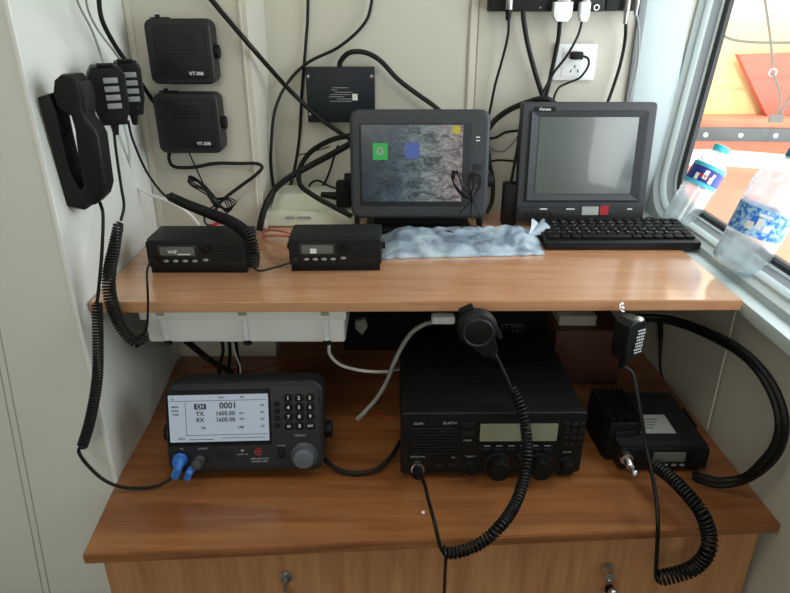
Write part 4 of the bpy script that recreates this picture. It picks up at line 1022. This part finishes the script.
# ------------------------------------------------------------ outside the window
YO = 3.0
def OP(pts, Y): return [(lambda q: (q.x, q.z))(P(a, b, Y=Y)) for a, b in pts]
def outside(name, pts, Y, depth, m_, label, cat, bev=.01, parent=None):
    o = MB().prism(OP(pts, Y), depth, bev, xf=Matrix.Translation((0, Y, 0))).build(name, m_, parent)
    return tag(o, label, cat) if label else o
outside('boat_hull', [(600, 118), (1300, 118), (1300, 600), (600, 600)], 3.05, .5, 'orange', 'bright orange boat hull outside the window, below the grey rail', 'boat', .02)
outside('glare_panel', [(600, 20), (1300, 20), (1300, 117), (600, 117)], 3.20, .06, 'peach', 'pale yellow panel standing in for glare outside the window, above the grey rail', 'panel', .01)  # yellowish glare beyond the glass, painted as a flat panel
outside('glare_backdrop', [(500, -700), (1500, -700), (1500, 22), (500, 22)], 3.6, .4, 'creamout', 'cream backdrop standing in for glare outside the window, at the very top', 'glare_backdrop', .02)  # whitish glare at the top, painted as a cream backdrop
outside('gusset_panel', [(738, 54), (860, 50), (860, 124), (772, 124), (764, 110)], 3.12, .04, 'coral', 'coral red triangular panel outside the window, behind the hanging rope', 'panel', .006)
rl = thing('grey_rail', 'horizontal grey rail with bolts outside the window', 'rail', P(700, 135, Y=2.95))
MB().prism(OP([(640, 127), (1200, 133), (1200, 147), (640, 140)], 2.95), .05, .004, xf=Matrix.Translation((0, 2.95, 0))).build('beam', 'railg', rl, True)
for px in (706, 741, 776, 811): 
    q = P(px, 134.5+(px-706)*.012, Y=2.945); MB().cyl(q, q+Vector((0, .02, 0)), .010, n=12).build('bolt', 'print', rl, True)
o = MB().tube(path([(640, 160, 2.85), (700, 157, 2.85), (745, 159, 2.85), (790, 163, 2.85), (900, 175, 2.85)]), .036, 16).build('white_pipe', 'creamout'); tag(o, 'thick white pipe running outside the window just below the grey rail', 'pipe')
rp = thing('hanging_rope', 'grey rope with a metal shackle hanging outside the window', 'rope', P(775, 110, Y=2.7))
MB().tube(path([(760, -30, 2.7), (765, 0, 2.7), (770, 35, 2.7), (773, 65, 2.7)]), .0055).tube(path([(773, 72, 2.7), (780, 95, 2.7), (778, 118, 2.7)]), .005).tube(path([(800, 75, 2.7), (788, 100, 2.7), (778, 118, 2.7)]), .005).build('rope_line', 'rope', rp, True)
q = P(773, 72, Y=2.7); MB().lathe([(.010, 0), (.015, .004), (.018, 0), (.015, -.004), (.010, 0)], 20, Matrix.Translation(q) @ Matrix.Rotation(R(90), 4, 'X')).build('shackle', 'steel', rp, True)
q = P(776, 118, Y=2.7); MB().box(q, (.06, .02, .035), .008).build('clamp', 'rope', rp, True)
cable('thin dark wire sagging outside the window above the red panel', [(715, 18, 2.9), (724, 35, 2.9), (745, 41, 2.9), (790, 42, 2.9), (860, 40, 2.9)], .006, 'rope')

# ------------------------------------------------------------ light
cl = thing('ceiling_fill', 'rectangular ceiling fill light, added unseen above the viewer', 'fill_lamp', (-.05, .30, 2.3))  # unseen fixture added to brighten the cabin from above
MB().box((0, 0, -.02), (.9, .32, .038), .004).build('fill_frame', 'white', cl)
MB().box((0, 0, -.042), (.84, .26, .006), .001).build('diffuser', 'fill_lamp', cl)
def area(name, loc, rot, sx, sy, e, col=(1, 1, 1)):
    l = bpy.data.lights.new(name, 'AREA'); l.shape = 'RECTANGLE'; l.size = sx; l.size_y = sy; l.energy = e; l.color = col
    o = bpy.data.objects.new(name, l); COL.objects.link(o); o.location = loc; o.rotation_euler = rot; return o
area('ceiling_fill_light', (-.05, .30, 2.25), (0, 0, 0), .8, .25, 2.2, (1, .95, .88))
wlp = thing('wall_light', 'broad fill light, added unseen on the wall behind the viewer', 'fill_lamp', (-.45, -1.29, 1.75))  # unseen fixture added as frontal fill for the surfaces facing the camera
MB().box((0, .012, 0), (1.1, .03, .7), .004).build('fill_frame', 'white', wlp)
MB().box((0, .029, 0), (1.04, .006, .64), .001).build('diffuser', 'fill_lamp', wlp)
area('rear_fill_light', (-.45, -1.24, 1.75), (R(90), 0, 0), 1.0, .6, 3.3, (.97, 1, .97)).rotation_euler = (R(90), 0, 0)
pt = area('window_portal', (.68, .85, 1.43), (0, R(90), 0), .80, .95, 1.0)
pt.data.cycles.is_portal = True
sun = bpy.data.lights.new('sun', 'SUN'); sun.energy = 3.5; sun.angle = R(2); sun.color = (1, .96, .88)
so = bpy.data.objects.new('sun', sun); COL.objects.link(so); so.rotation_euler = Vector((-.30, -.75, .55)).to_track_quat('Z', 'Y').to_euler()
w = bpy.data.worlds.new('sky'); SC.world = w; w.use_nodes = True
bgn = w.node_tree.nodes['Background']; bgn.inputs[0].default_value = (.92, .97, 1.0, 1); bgn.inputs[1].default_value = 5.0

cam = bpy.data.cameras.new('camera'); co = bpy.data.objects.new('camera', cam); COL.objects.link(co)
co.location = (0, 0, CAMZ); co.rotation_euler = (R(90)-TH, 0, 0); cam.sensor_width = 36; cam.lens = F/790*36; cam.clip_start = .01
SC.camera = co
SC.view_settings.view_transform = 'Standard'; SC.view_settings.look = 'None'; SC.view_settings.gamma = 1; SC.view_settings.exposure = 0
SC.view_settings.use_curve_mapping = False
